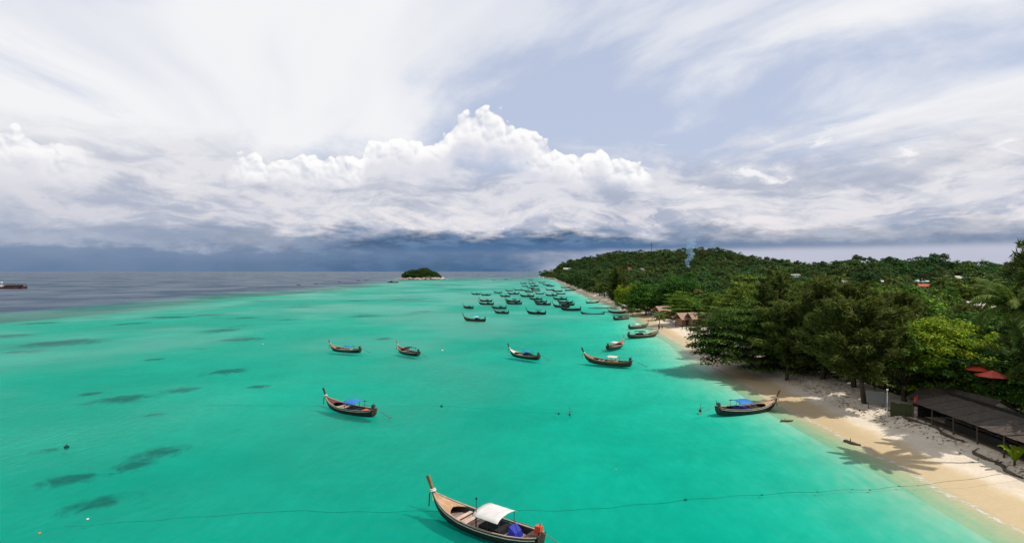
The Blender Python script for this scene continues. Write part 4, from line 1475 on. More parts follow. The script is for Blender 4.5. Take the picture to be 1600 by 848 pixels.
for (bow, stern, Lx, lab, kw) in [
    ((518, 546.5), (561, 550), 9.6, "leftmost of the mid-water boats, blue roof over pale cargo", dict(hull='black', fore='varnish', canopy='blue', ctype='canopy_small', cargo=[('locker', 'white')])),
    ((620, 548), (656, 556), 9.8, "longtail boat under black netting with red bow, beside a white float", dict(hull='black', fore='maroon', canopy='dark', ctype='canopy', cargo=[('locker', 'dark')])),
    ((798, 554), (840, 561), 9.8, "longtail boat with pale foredeck and flat blue roof in mid water", dict(hull='black', fore='pale', stem='brown', canopy='blue', ctype='canopy_small', cargo=[('roof_shade', 'dark')])),
    ((915, 564), (984, 571.5), 11.0, "long brown boat with pinkish white roof in mid water", dict(hull='brown', fore='varnish', stem='brown', canopy='pink', ctype='canopy_small', cargo=[('locker', 'orange')])),
]:
    c, hd, L = between(bow, stern)
    longtail(c, hd, Lx, lab, detail=2, group=MOORED, **kw)
for (bow, stern, Lx, lab, kw) in [
    ((974, 539), (949, 546), 10.0, "boat with pink and pale blue covers, long propeller shaft trailing left", dict(hull='brown', fore='varnish', canopy='pink', ctype='canopy_small', cargo=[('tarp', 'sky')])),
    ((1026, 524.5), (984, 527), 11.0, "longtail boat with dark green roof, nearest the curve of white sand", dict(hull='brown', fore='brown', stem='brown', canopy='green', ctype='canopy', cargo=[('roof_shade', 'dark')])),
    ((1012, 510.5), (983, 513), 9.6, "longtail boat with white roof and orange cargo facing the white sand", dict(hull='brown', fore='brown', canopy='white', ctype='canopy_small', cargo=[('tarp', 'orange')])),
    ((988, 496.5), (956, 499), 10.2, "boat with teal blue roof, bow touching the white sand point", dict(hull='black', fore='brown', stem='brown', canopy='teal', ctype='canopy', cargo=[('roof_shade', 'dark')])),
]:
    c, hd, L = between(bow, stern)
    longtail(c, hd, Lx, lab, detail=2, group=BEACHED, **kw)

# the fleet farther out: left and right pixel of the hull, waterline pixel, heading, look
FLEET = [
    (723, 760, 501, 158, 'brown', 'sky', "longtail boat nearest of the fleet, pale roof, dark brown hull"),
    (722, 741, 481, 137, 'brown', 'blue', "short-looking boat with blue roof at the fleet's left end"),
    (748, 770, 470.6, 160, 'black', 'green', "farther of two dark boats lying side by side at the fleet's left"),
    (748, 772, 475.3, 160, 'black', 'teal', "nearer of two dark boats lying side by side at the fleet's left"),
    (767, 792, 481.5, 158, 'brown', 'green', "boat with dark green roof touching the blue and white roofed one"),
    (773, 794, 489, 142, 'brown', 'blue', "boat with blue roof and tan bow, second nearest of the fleet"),
    (789, 814, 471, 162, 'black', 'dark', "farther of the paired boats in the fleet's middle"),
    (790, 816, 474.6, 164, 'brown', 'teal', "nearer of the paired boats in the fleet's middle"),
    (822, 854, 490, 160, 'black', 'green', "longtail boat with dark green roof and long grey hull, front of the fleet"),
    (736, 751, 459.6, 162, 'black', 'dark', None), (752, 766, 461, 164, 'black', 'blue', None), (771, 785, 457, 160, 'black', None, None),
    (781, 797, 463, 145, 'black', 'blue', None), (789, 802, 454, 160, 'black', None, None), (793, 811, 459, 160, 'black', 'teal', None),
    (803, 815, 453, 163, 'black', None, None), (814, 827, 453.7, 160, 'brown', None, None), (812, 835, 463, 158, 'black', 'green', None),
    (820, 833, 456, 162, 'black', 'teal', None), (830, 844, 454, 160, 'black', None, None), (828, 843, 451.6, 162, 'brown', None, None),
    (836, 850, 458.8, 158, 'black', None, None), (852, 871, 461.5, 160, 'black', 'teal', None), (869, 883, 459, 164, 'black', None, None),
    (862, 879, 454.8, 162, 'black', None, None), (852, 866, 452.7, 160, 'black', None, None), (864, 886, 467.5, 160, 'black', 'dark', None),
    (871, 895, 472.7, 161, 'black', 'green', None), (873, 898, 476, 158, 'black', 'dark', None), (863, 891, 479.3, 160, 'black', 'teal', None),
    (875, 908, 484, 163, 'black', None, "long open black boat at the fleet's near right end"),
    (827, 847, 467.5, 156, 'black', 'teal', None), (833, 855, 471.6, 158, 'black', 'green', None), (835, 861, 475.7, 158, 'black', 'teal', None),
    (816, 824, 447, 162, 'black', 'dark', None), (823, 835, 449.6, 160, 'brown', None, None), (825, 844, 446.8, 164, 'black', 'teal', None),
    (812, 824, 442.7, 160, 'black', 'blue', None), (825, 837, 442.7, 164, 'black', 'dark', None), (838, 855, 441.3, 168, 'black', None, None),
    (847, 860, 444.8, 162, 'black', None, None), (853, 866, 446.8, 162, 'brown', 'green', None), (826, 833, 437.5, 160, 'black', None, None),
]
cnt = {True: 0, False: 0}
for (x0, x1, y, hdeg, hull, can, lab) in sorted(FLEET, key=lambda q: q[0] + q[1]):
    if lab is None: cnt[bool(can)] += 1
    rank = ORD(cnt[bool(can)]).strip() or "first"
    c = at((x0 + x1) / 2, y)
    w = (x1 - x0) / F * c.y
    L = min(max(w / (1.06 * abs(math.cos(R(hdeg)))), 8.4), 11.5)
    longtail(c, R(hdeg + rnd.uniform(-9, 7)), L, lab or ("small dark roofed longtail, %s of the roofed ones from the left in the crowded fleet" % rank if can else "small dark open longtail, %s of the open ones from the left in the crowded fleet" % rank),
             hull, 'brown', 'brown', 'brown', can, 'canopy_small' if L < 9.5 else 'canopy', [('roof_shade', 'dark')] if can else None, 1, "longtail fleet anchored together off the far beach" if lab is None else MOORED,
             garland=None, shaft=False, engine='iron', tall=1.18)
# along the far sand
for (x0, x1, y, hdeg, hull, can, lab, sink) in [
    (915, 937, 472.5, 8, 'black', 'dark', "dark boat with low black cover at the far sand's edge", 0.1),
    (907, 945, 489, 172, 'black', None, "swamped boat, only its prow and gunwale above water", 0.80),
    (951, 976, 489, 150, 'brown', None, "open boat pulled up on the white sand, pale prow", -0.25),
    (876, 891, 449, 10, 'black', 'dark', "farthest of the boats drawn up along the far sand", 0.0),
    (880, 903, 453.6, 6, 'brown', None, "open boat lying along the far sand below the wood", 0.0),
    (890, 903, 450.4, 8, 'black', 'dark', "covered boat between two others on the far sand", 0.0)]:
    c = at((x0 + x1) / 2, y)
    w = (x1 - x0) / F * c.y
    longtail(c, R(hdeg), min(max(w / 1.03, 8.5), 12), lab, hull, 'brown', 'brown', 'varnish' if sink < 0 else 'brown', can, 'canopy_small', None, 1, BEACHED if sink < 0.5 else None, garland=None, shaft=False, engine='iron', sink=sink)
# lone boats on the horizon water
for (x0, x1, y, lab) in [(464, 469, 445, "leftmost tiny boat on the grey open water"), (490, 497, 443.3, "second tiny boat from the left on the open water"),
                         (528, 533, 440, "middle tiny boat on the open water, with pale wash"), (557, 563, 438, "fourth tiny boat from the left on the open water"),
                         (570, 574, 437.3, "tiny boat nearest left of the rocky islet"), (769, 774, 437.2, "pale distant boat between islet and headland"), (788, 793, 436, "small dark boat right of the pale one before the headland")]:
    c = at((x0 + x1) / 2, y)
    w = (x1 - x0) / F * c.y
    longtail(c, R(160), min(max(w, 7.5), 11), lab, 'black', 'brown', 'brown', 'brown', 'dark', 'canopy_small', None, 1, "lone boats on the open water", garland=None, shaft=False, engine='iron')


# ------------------------------------------------------------------ houses in the wood
ROOFS = {'orange': plain_mat("orange_tiles", (0.36, 0.085, 0.035), 0.8, 0.15, 0.25, 2.0), 'red': plain_mat("red_roof_paint", (0.24, 0.035, 0.028), 0.7, 0.2, 0.25, 2.0),
         'white': plain_mat("white_roof_sheet", (0.46, 0.46, 0.45), 0.6, 0.2, 0.12, 1.0), 'grey': plain_mat("grey_roof_sheet", (0.30, 0.29, 0.28), 0.6, 0.3, 0.25, 1.0),
         'brown': plain_mat("brown_roof", (0.14, 0.09, 0.06), 0.85, 0.1, 0.3, 2.0), 'blue': plain_mat("pale_blue_roof", (0.34, 0.50, 0.58), 0.55, 0.3, 0.12, 1.0),
         'tin': plain_mat("weathered_tin", (0.33, 0.29, 0.25), 0.6, 0.3, 0.45, 1.4), 'cream': plain_mat("cream_roof", (0.48, 0.42, 0.34), 0.7, 0.2, 0.2, 1.0),
         'thatch': plain_mat("brown_thatch", (0.25, 0.165, 0.125), 0.95, 0.05, 0.40, 3.0, (1, 1, 6), 0.8)}
WALLS = {'white': plain_mat("white_plaster", (0.62, 0.60, 0.56), 0.85, 0.1, 0.12, 1.0), 'cream': plain_mat("cream_plaster", (0.46, 0.39, 0.30), 0.85, 0.1, 0.15, 1.0),
         'red': plain_mat("red_boards", (0.22, 0.040, 0.030), 0.8, 0.1, 0.2, 1.0), 'bamboo': plain_mat("woven_bamboo", (0.22, 0.15, 0.095), 0.9, 0.1, 0.35, 4.0)}
GLASS = plain_mat("dark_window_glass", (0.02, 0.025, 0.03), 0.15, 0.5, 0.2)
TIMBER = plain_mat("old_timber", (0.075, 0.055, 0.040), 0.85, 0.15, 0.35, 4.0)


def gable_roof(L, W, rise, ov=0.5, th=0.12):
    mb = MB()
    hl, hw = L / 2 + ov, W / 2 + ov
    for sg in (1, -1):
        a = [(-hl, sg * hw, -rise * ov / (W / 2)), (hl, sg * hw, -rise * ov / (W / 2)), (hl, 0, rise), (-hl, 0, rise)]
        b = [(x, y, z + th) for x, y, z in a]
        f = [(0, 1, 2, 3), (7, 6, 5, 4), (0, 4, 5, 1), (1, 5, 6, 2), (2, 6, 7, 3), (3, 7, 4, 0)]
        mb.poly(a + b, f if sg < 0 else [q[::-1] for q in f])
    return mb


def hip_roof(L, W, rise, ov=0.5):
    hl, hw = L / 2 + ov, W / 2 + ov
    r = max(hl - hw, 0.3)
    return MB().poly([(-hl, -hw, 0), (hl, -hw, 0), (hl, hw, 0), (-hl, hw, 0), (-r, 0, rise), (r, 0, rise)], [(0, 1, 5, 4), (1, 2, 5), (2, 3, 4, 5), (3, 0, 4), (3, 2, 1, 0)])


def house(x, y, zr, L, roof, wall, label, rz=0.0, hip=False, flat=False):
    g0 = gz(x, y)
    rise = 0.5 if flat else 0.21 * L
    W = L * 0.66
    hw = max(zr - rise - g0, 2.4)
    root = empty("house", (x, y, g0), rz)
    MB().box((0, 0, hw / 2 - 0.3), (L, W, hw + 0.6)).build("wall", WALLS[wall], root)
    if not flat and not hip:
        gb = MB()
        for sx in (-1, 1):
            gb.poly([(sx * (L / 2 - 0.05), -W / 2, hw), (sx * (L / 2 - 0.05), W / 2, hw), (sx * (L / 2 - 0.05), 0, hw + rise - 0.05), (sx * (L / 2 - 0.25), -W / 2, hw), (sx * (L / 2 - 0.25), W / 2, hw), (sx * (L / 2 - 0.25), 0, hw + rise - 0.05)],
                    [(0, 1, 2), (5, 4, 3), (0, 3, 4, 1), (1, 4, 5, 2), (2, 5, 3, 0)])
        gb.build("gable", WALLS[wall], root)
    mb = hip_roof(L, W, rise) if hip else gable_roof(L, W, rise)
    r = mb.build("roof", ROOFS[roof], root)
    r.location.z = hw + 0.003
    nst = 2 if hw > 5 else 1
    for st in range(nst):
        zc = hw - 1.25 - 2.8 * st
        for k in range(max(2, int(L / 2.6))):
            xx = -L / 2 + (k + 0.5) * L / max(2, int(L / 2.6))
            w = MB().box((xx, -W / 2 - 0.02, zc), (1.1, 0.06, 1.2)).build("window_frame", WALLS['white'], root)
            MB().box((xx, -W / 2 - 0.055, zc), (0.9, 0.03, 1.0)).build("pane", GLASS, w)
    MB().box((L * 0.08, -W / 2 - 0.03, 1.0), (0.95, 0.07, 2.05)).build("door", TIMBER, root)
    tag(root, label, "house")
    return root


for (hx, hy, hz), (px, py, y0, L, rc, wc, lab) in zip(HPOS, HOUSES):
    house(hx, hy, hz + 0.3, L, rc, wc, lab, rnd.uniform(-0.35, 0.35), hip=(rc in ('blue', 'orange') and L > 7), flat=(rc in ('white',) and L > 8))


def thatch_hut(x, y, label, L=5.2, W=4.2, rz=0.0, zw=2.3):
    g0 = gz(x, y)
    root = empty("thatched_hut", (x, y, g0), rz)
    MB().box((0, 0, zw / 2 + 0.3), (L - 0.8, W - 0.8, zw)).build("wall", WALLS['bamboo'], root)
    for sx in (-1, 1):
        for sy in (-1, 1):
            MB().tube([(sx * (L / 2 - 0.3), sy * (W / 2 - 0.3), -0.4), (sx * (L / 2 - 0.3), sy * (W / 2 - 0.3), zw + 0.6)], 0.07, 6).build("post", TIMBER, root)
    r = gable_roof(L, W, 1.7, 0.55, 0.20).build("roof", ROOFS['thatch'], root)
    r.location.z = zw + 0.35
    for k in range(5):                                    # overlapping thatch courses on both slopes
        f = k / 5.0
        for sg in (-1, 1):
            yy = (W / 2 + 0.5) * (1 - f) - 0.25
            zz = -0.38 + (1.7 + 0.40) * f + 0.28
            c = MB().box((0, 0, 0), (L + 1.1, 0.75, 0.07), m=Matrix.Rotation(-sg * math.atan2(1.7, W / 2) + sg * 0.1, 4, 'X')).build("thatch_course", ROOFS['thatch'], r)
            c.location = (0, sg * yy, zz)
    MB().box((0, -W / 2 + 0.37, 1.2), (0.9, 0.06, 1.9)).build("door", TIMBER, root)
    tag(root, label, "hut", "thatched huts behind the white sand")
    return root


thatch_hut(59.6, 189, "leftmost thatched hut of the row, standing a little apart", 4.6, 4.4, 0.35)
thatch_hut(63.0, 186.5, "second thatched hut of the row, ridge level with its right neighbour", 4.8, 4.8, 0.2)
thatch_hut(66.4, 183, "third thatched hut of the row, roof slope facing the sand", 4.8, 5.0, 0.3)
thatch_hut(69.6, 180, "rightmost thatched hut of the row, beside the dark almond tree", 4.8, 4.6, 0.25)
thatch_hut(60.8, 219, "lone thatched hut between the round tree and the small palm", 5.6, 5.2, 0.25, 3.0)

# ------------------------------------------------------------------ beach shed at the right edge
SHEET = plain_mat("shade_darkened_sheet", (0.062, 0.049, 0.038), 0.75, 0.2, 0.40, 1.2, (1, 3, 1), 0.5)  # brown sheet, its colour darkened to include shade of the trees
DARKW = plain_mat("dark_stained_board", (0.022, 0.020, 0.017), 0.8, 0.15, 0.4, 3.0)
A_, B_ = Vector((50.6, 68.2, 0)), Vector((49.0, 47.5, 0))
ang = math.atan2((B_ - A_).y, (B_ - A_).x)
Ls = (B_ - A_).length
root = empty("beach_shed", (A_.x, A_.y, gz(A_.x, A_.y)), ang)        # local x runs along the front towards the camera, local +y points inland (+X world)
WS = 4.2
z0, z1 = 2.15, 3.0
n = 17
step = Ls / n
for k in range(n):
    m = MB()
    V = []
    for lay in (0, 1):
        for j in range(9):
            xx = k * step + (step + 0.06) * j / 8
            dz = 0.022 * math.sin(j / 8 * 4 * 2 * math.pi) - 0.012 * lay + 0.03 * (k % 2)
            V += [(xx, -0.75, z0 - 0.15 + dz), (xx, WS, z1 + dz)]
    f = [(2 * j, 2 * j + 2, 2 * j + 3, 2 * j + 1) for j in range(8)] + [(18 + 2 * j + 1, 18 + 2 * j + 3, 18 + 2 * j + 2, 18 + 2 * j) for j in range(8)]
    f += [(0, 1, 19, 18), (16, 34, 35, 17)]
    m.poly(V, f)
    m.build("roof_sheet", SHEET, root)
for k in range(7):
    MB().tube([(k * Ls / 6, -0.3, -0.6), (k * Ls / 6, -0.3, z0 - 0.1)], 0.09, 7).build("post", TIMBER, root)
MB().box((Ls / 2, WS - 0.3, 1.5), (Ls, 0.12, 3.6)).build("back_wall", DARKW, root)
MB().box((0.06, WS / 2 - 0.1, 0.9), (0.10, WS - 0.6, 2.6)).build("end_wall", DARKW, root)
MB().bar((0, -0.3, z0 - 0.12), (Ls, -0.3, z0 - 0.12), 0.12).build("front_beam", TIMBER, root)
MB().box((Ls * 0.55, 0.9, 0.45), (Ls * 0.7, 0.5, 0.95)).build("counter", DARKW, root)
MB().box((Ls / 2, WS / 2, 0.05), (Ls, WS, 0.12)).build("floor", TIMBER, root)
tag(root, "long low open-fronted beach shed with dark sheet roof at right edge", "shed")

# woven fence running from the shed end
f0, f1 = at(1391, 645, 1.7), Vector((50.4, 68.3, 1.7))
root = empty("bamboo_fence", (f0.x, f0.y, gz(f0.x, f0.y)), math.atan2(f1.y - f0.y, f1.x - f0.x))
fl = (f1 - f0).length
MGREEN = plain_mat("mossy_bamboo", (0.040, 0.045, 0.020), 0.9, 0.1, 0.4, 3.0)
nb_ = int(fl / 0.24)
sm = MB().box((0, 0, 0.85), (0.25, 0.06, 2.3)).mesh("slat")
for k in range(nb_):
    o = link_obj("slat", sm, MGREEN, root)
    o.location = ((k + 0.5) * fl / nb_, rnd.uniform(-0.02, 0.02), rnd.uniform(-0.1, 0.1))
MB().box((fl / 2, 0.07, 1.5), (fl, 0.06, 0.10)).build("rail", TIMBER, root)
tag(root, "mossy upright bamboo fence closing the far end of the shed", "fence")

# second building behind, pale gable end
root = empty("gabled_house", (57.0, 68.8, gz(57.0, 68.8) - 1.5), R(-86))
MB().box((0, 0, 1.3), (9, 5.4, 3.2)).build("wall", DARKW, root)
for sx in (-1, 1):
    MB().poly([(sx * 4.52, -2.7, 2.9), (sx * 4.52, 2.7, 2.9), (sx * 4.52, 0, 4.3), (sx * 4.4, -2.7, 2.9), (sx * 4.4, 2.7, 2.9), (sx * 4.4, 0, 4.3)],
              [(0, 1, 2), (5, 4, 3), (0, 3, 4, 1), (1, 4, 5, 2), (2, 5, 3, 0)]).build("gable", WALLS['cream'], root)
r = gable_roof(9, 5.4, 1.45, 0.55).build("roof", SHEET, root)
r.location.z = 2.9
tag(root, "dark-roofed house with pale cream gable behind the beach shed", "house")

# grey board, white pole, red pennant
p = at(1371, 636, 1.6)
root = empty("notice_board", (p.x, p.y, gz(p.x, p.y)), R(-35))
MB().box((0, 0, 1.35), (2.5, 0.07, 1.5)).build("board", plain_mat("grey_board", (0.13, 0.135, 0.14), 0.7, 0.2, 0.1), root)
for sx in (-1, 1):
    MB().tube([(sx * 1.0, 0.07, -0.4), (sx * 1.0, 0.07, 2.0)], 0.05, 6).build("post", TIMBER, root)
tag(root, "blank grey board on posts beside the leaning casuarina trunk", "board")
p = at(1386, 645, 1.6)
root = empty("white_pole", (p.x, p.y, gz(p.x, p.y)))
MB().tube([(0, 0, -0.4), (0.03, 0, 3.5)], [0.05, 0.04], 8).build("pole", WALLS['white'], root)
MB().lathe([(0.0, 0.0), (0.13, 0.0), (0.12, 0.12), (0.0, 0.14)], 8, (0.03, 0, 3.5)).build("cap", WALLS['white'], root)
tag(root, "thin white pole at the corner of the bamboo fence", "pole")
p = at(1434, 648, 1.8)
root = empty("red_pennant", (50.2, 67.3, gz(50.2, 67.3)), R(20))
MB().tube([(0, 0, 0), (0, 0, 3.2)], 0.03, 6).build("staff", TIMBER, root)
V = []
for i in range(6):
    x = -0.12 * i; zc = 3.0 - 0.05 * i; yo = 0.06 * math.sin(i * 1.4)
    V += [(x, yo, zc - 0.55), (x, yo, zc), (x, yo + 0.012, zc), (x, yo + 0.012, zc - 0.55)]
f = [(i * 4 + k, i * 4 + (k + 1) % 4, i * 4 + 4 + (k + 1) % 4, i * 4 + 4 + k) for i in range(5) for k in range(4)] + [(0, 3, 2, 1), (20, 21, 22, 23)]
MB().poly(V, f).build("flag", CLOTH['red'], root)
tag(root, "small red pennant on a staff at the shed corner", "flag")


def parasol(x, y, ztop, r, label):
    g0 = gz(x, y)
    root = empty("parasol", (x, y, g0))
    h = ztop - g0
    MB().tube([(0, 0, -0.3), (0, 0, h)], 0.035, 6).build("pole", TIMBER, root)
    mb = MB()
    V = [(0, 0, h + 0.05)] + [(r * math.cos(k * math.pi / 4), r * math.sin(k * math.pi / 4), h - 0.62) for k in range(8)] + [(0, 0, h + 0.01)] + [(r * math.cos(k * math.pi / 4), r * math.sin(k * math.pi / 4), h - 0.66) for k in range(8)]
    f = [(0, 1 + k, 1 + (k + 1) % 8) for k in range(8)] + [(9, 10 + (k + 1) % 8, 10 + k) for k in range(8)] + [(1 + k, 10 + k, 10 + (k + 1) % 8, 1 + (k + 1) % 8) for k in range(8)]
    mb.poly(V, f)
    mb.build("canopy", CLOTH['red'], root)
    tag(root, label, "parasol", "red parasols behind the shed")


for (px, py, Y, r, lab) in ((1526, 575, 68, 1.2, "red parasol under the trees, higher and left of the other"), (1551, 585, 66, 1.7, "wider red parasol right of the tree trunks behind the gable")):
    parasol((px - 800) / F * Y, Y, CH + (423.5 - py) / F * Y + 0.5, r, lab)

# ------------------------------------------------------------------ things on the sand
def log_thing(name, p, L, r, rz, label, tilt=0.0, cat="log", z=0.0):
    mb = MB()
    pts = [(-L / 2 + L * i / 6, 0.06 * L * math.sin(i * 1.3), 0.02 * L * math.sin(i * 2.1) + z) for i in range(7)]
    mb.tube(pts, [r * q for q in (0.75, 1.0, 0.92, 1.05, 0.9, 0.8, 0.55)], 8)
    o = mb.build(name, TIMBER, None, True)
    st = MB().tube([(-L * 0.1, 0, r * 0.3 + z), (-L * 0.13, L * 0.08, r * 1.6 + z), (-L * 0.15, L * 0.14, r * 2.1 + z)], [r * 0.4, r * 0.25, r * 0.12], 5).build("branch_stub", TIMBER, o, True)
    o.location = p
    o.rotation_euler = (0, tilt, rz)
    tag(o, label, cat)
    return o


p = at(1331, 691, 0.1); log_thing("driftwood_log", (p.x, p.y, gz(p.x, p.y) + 0.12), 1.9, 0.20, R(-62), "short black log on the wet sand beside the palm shadow")
p = at(1230, 657, 0.0); log_thing("driftwood_log", (p.x, p.y, 0.05), 1.9, 0.13, R(8), "dark log awash in the shallows right of the blue-roofed boat")
# line of roots, wrack and timber along the foot of the shed
k = 0
for (x0, y0, x1, y1) in ((1388, 643, 1452, 667), (1452, 667, 1500, 690), (1500, 690, 1556, 716), (1556, 716, 1592, 736)):
    a, b = at(x0, y0, 1.5), at(x1, y1, 1.5)
    d = b - a
    c = (a + b) / 2
    log_thing("driftwood_log", (c.x, c.y, gz(c.x, c.y) + 0.1), d.length * 1.02, 0.17, math.atan2(d.y, d.x), ("farthest weathered log in the line before the shed", "second weathered log in the line before the shed", "third weathered log in the line before the shed", "nearest weathered log in the line before the shed, at the right edge")[k])
    k += 1
wr = np.random.default_rng(3)
V, Q, off = [], [], 0
for i in range(1500):
    if i < 420: yv = wr.uniform(46, 120); s_ = 7.9 + wr.normal(0, 0.5)
    elif i < 1100: yv = wr.uniform(66, 125); s_ = wr.uniform(6, 13)
    else: yv = wr.uniform(120, 260); s_ = 7.5 + wr.normal(0, 1.6)
    x = float(shore(yv)) + s_
    a = wr.uniform(0, 6.28); L = wr.uniform(0.08, 0.5) * (1.5 if i > 1100 else 1); w = wr.uniform(0.02, 0.09)
    z = gz(x, yv) + 0.02
    dx, dy = math.cos(a), math.sin(a)
    V += [(x - dx * L, yv - dy * L, z), (x - dy * w, yv + dx * w, z + 0.05), (x + dx * L, yv + dy * L, z + 0.01), (x + dy * w, yv - dx * w, z + 0.03)]
    Q.append((off, off + 1, off + 2, off + 3)); off += 4
tag(link_obj("beach_litter", np_mesh("beach_litter", np.array(V), np.array(Q)), plain_mat("dry_seaweed", (0.05, 0.036, 0.024), 0.9, 0.1, 0.4)), "dark sticks and dry seaweed strewn along the upper beach", "beach litter", kind='stuff')

# white skiff tip at the right edge
p = at(1597, 713, 1.6)
V = []
sk = empty("white_skiff", (p.x + 0.9, p.y, gz(p.x + 0.9, p.y) + 0.25), R(160))
MB().poly([(-1.3, -0.5, 0.0), (0.6, -0.42, 0.0), (1.5, 0, 0.12), (0.6, 0.42, 0.0), (-1.3, 0.5, 0.0), (-1.3, -0.62, 0.4), (0.7, -0.56, 0.42), (1.75, 0, 0.55), (0.7, 0.56, 0.42), (-1.3, 0.62, 0.4)],
          [(4, 3, 2, 1, 0), (0, 1, 6, 5), (1, 2, 7, 6), (2, 3, 8, 7), (3, 4, 9, 8), (4, 0, 5, 9), (5, 6, 7, 8, 9)]).build("hull", WALLS['white'], sk)
MB().box((-0.3, 0, 0.46), (0.3, 1.0, 0.05)).build("thwart", ROOFS['blue'], sk)
tag(sk, "small white skiff in front of the shed at the right edge", "boat")
for (dx, dy, sc_) in ((0.0, 0.0, 0.5), (1.0, 1.4, 0.42)):
    pass
bx_, by_ = 48.6, 52.6
pl = empty("banana_plant", (bx_, by_, gz(bx_, by_)))
for k in range(9):
    m = MB()
    a = k * 2.4
    L_ = 1.5
    V = []
    for i in range(6):
        u = i / 5
        rr = 0.15 + L_ * u * 0.75; zz = 0.5 + 1.5 * math.sin(u * 2.0) * 0.8
        w = 0.24 * math.sin(math.pi * min(1, u * 0.9 + 0.08))
        V += [(rr * math.cos(a) - w * math.sin(a), rr * math.sin(a) + w * math.cos(a), zz + 0.04), (rr * math.cos(a), rr * math.sin(a), zz), (rr * math.cos(a) + w * math.sin(a), rr * math.sin(a) - w * math.cos(a), zz + 0.04)]
    f = []
    for i in range(5):
        f += [(i * 3, i * 3 + 1, i * 3 + 4, i * 3 + 3), (i * 3 + 1, i * 3 + 2, i * 3 + 5, i * 3 + 4)]
    m.poly(V, f)
    m.build("leaf", L_LIME, pl, True)
MB().tube([(0, 0, -0.2), (0, 0, 0.9)], [0.12, 0.08], 7).build("stem", BARK, pl, True)
tag(pl, "small bright green broad-leaved plant at the shed front", "plant")


# ------------------------------------------------------------------ two people on the white sand
def person(x, y, rz, label, shirt, shorts, stride):
    g0 = gz(x, y)
    root = empty("person", (x, y, g0), rz)
    J = [(0, 0, 0.93), (0, 0, 1.15), (0, 0, 1.40), (0, 0.01, 1.52), (0, 0.03, 1.66),
         (0.17, 0, 1.40), (0.24, -0.02, 1.13), (0.25, 0.08, 0.88), (-0.17, 0, 1.40), (-0.24, 0.02, 1.13), (-0.25, 0.10, 0.88),
         (0.09, 0, 0.88), (0.10, 0.10 * stride, 0.48), (0.10, 0.02 * stride, 0.07), (0.10, 0.16 + 0.02 * stride, 0.04),
         (-0.09, 0, 0.88), (-0.10, -0.02 * stride, 0.48), (-0.10, -0.14 * stride, 0.07), (-0.10, 0.02 - 0.02 * stride, 0.04)]
    E_ = [(0, 1), (1, 2), (2, 3), (3, 4), (2, 5), (5, 6), (6, 7), (2, 8), (8, 9), (9, 10), (0, 11), (11, 12), (12, 13), (13, 14), (0, 15), (15, 16), (16, 17), (17, 18)]
    rad = [0.14, 0.135, 0.15, 0.055, 0.105, 0.065, 0.045, 0.035, 0.065, 0.045, 0.035, 0.085, 0.06, 0.042, 0.035, 0.085, 0.06, 0.042, 0.035]
    me = bpy.data.meshes.new("body")
    me.from_pydata(J, E_, [])
    o = link_obj("body", me, plain_mat("tanned_skin", (0.28, 0.16, 0.10), 0.6, 0.3, 0.08), root)
    md = o.modifiers.new("skin", 'SKIN')
    for i, v in enumerate(me.skin_vertices[0].data if me.skin_vertices else []):
        v.radius = (rad[i], rad[i]); v.use_root = (i == 0)
    o.modifiers.new("sub", 'SUBSURF').render_levels = 2
    MB().lathe([(0.155, 0.90), (0.165, 1.05), (0.175, 1.25), (0.19, 1.40), (0.10, 1.49)], 12).build("shirt", shirt, root, True)
    mb = MB().lathe([(0.17, 0.96), (0.175, 0.86), (0.15, 0.76)], 12)
    for sx in (-1, 1): mb.tube([(sx * 0.09, 0, 0.88), (sx * 0.10, 0.06 * stride * sx, 0.52)], [0.115, 0.10], 10)
    mb.build("shorts", shorts, root, True)
    MB().lathe([(0.0, 1.80), (0.07, 1.79), (0.112, 1.72), (0.115, 1.66), (0.10, 1.60)], 10, (0, 0.015, 0)).build("hair", plain_mat("black_hair", (0.015, 0.012, 0.010), 0.6), root, True)
    tag(root, label, "person", "two people standing on the white sand")
    return root


for (px, py, rz, lab, sh, so, st) in ((1029, 509.0, 0.6, "person in dark shirt and shorts, left of the pair on the white sand", CLOTH['dark'], CLOTH['navy'], 1),
                                      (1034.5, 510.0, -0.4, "person in dark green shirt, right of the pair on the white sand", CLOTH['green'], CLOTH['dark'], -1)):
    p = at(px, py, 1.0)
    person(p.x, p.y, rz, lab, sh, so, st)

# ------------------------------------------------------------------ ropes and floats
def rope_thing(pix, label, r, zs_):
    pts = []
    for (px, py), z in zip(pix, zs_):
        p = at(px, py, z)
        pts.append(Vector((p.x, p.y, z)))
    fine = []
    for i in range(len(pts) - 1):
        for k in range(10):
            f = k / 10
            q = pts[i].lerp(pts[i + 1], f)
            q.x += 0.12 * math.sin(q.y * 1.7 + q.x * 0.9); q.y += 0.12 * math.sin(q.x * 1.3)
            fine.append(q)
    fine.append(pts[-1])
    # lie on the sand where the line would run below it
    for q in fine:
        q.z = max(q.z, gz(q.x, q.y) + r)
    mb = MB().tube(fine, r, 6)
    o = mb.build("mooring_rope", ROPE, None, True)
    wd = MB()
    rw = random.Random(4)
    for q in fine[::3]:
        if q.z < 0.4 and rw.random() < (0.5 if q.x > 22 else 0.15):
            s_ = rw.uniform(0.06, 0.17)
            wd.lathe([(0.01, -s_ * 0.4), (s_, -0.1 * s_), (s_ * 0.8, 0.3 * s_), (0.01, 0.45 * s_)], 6, (q.x + rw.uniform(-.1, .1), q.y + rw.uniform(-.1, .1), q.z))
    wd.build("weed_tuft", ROPE, o, True)
    tag(o, label, "rope")


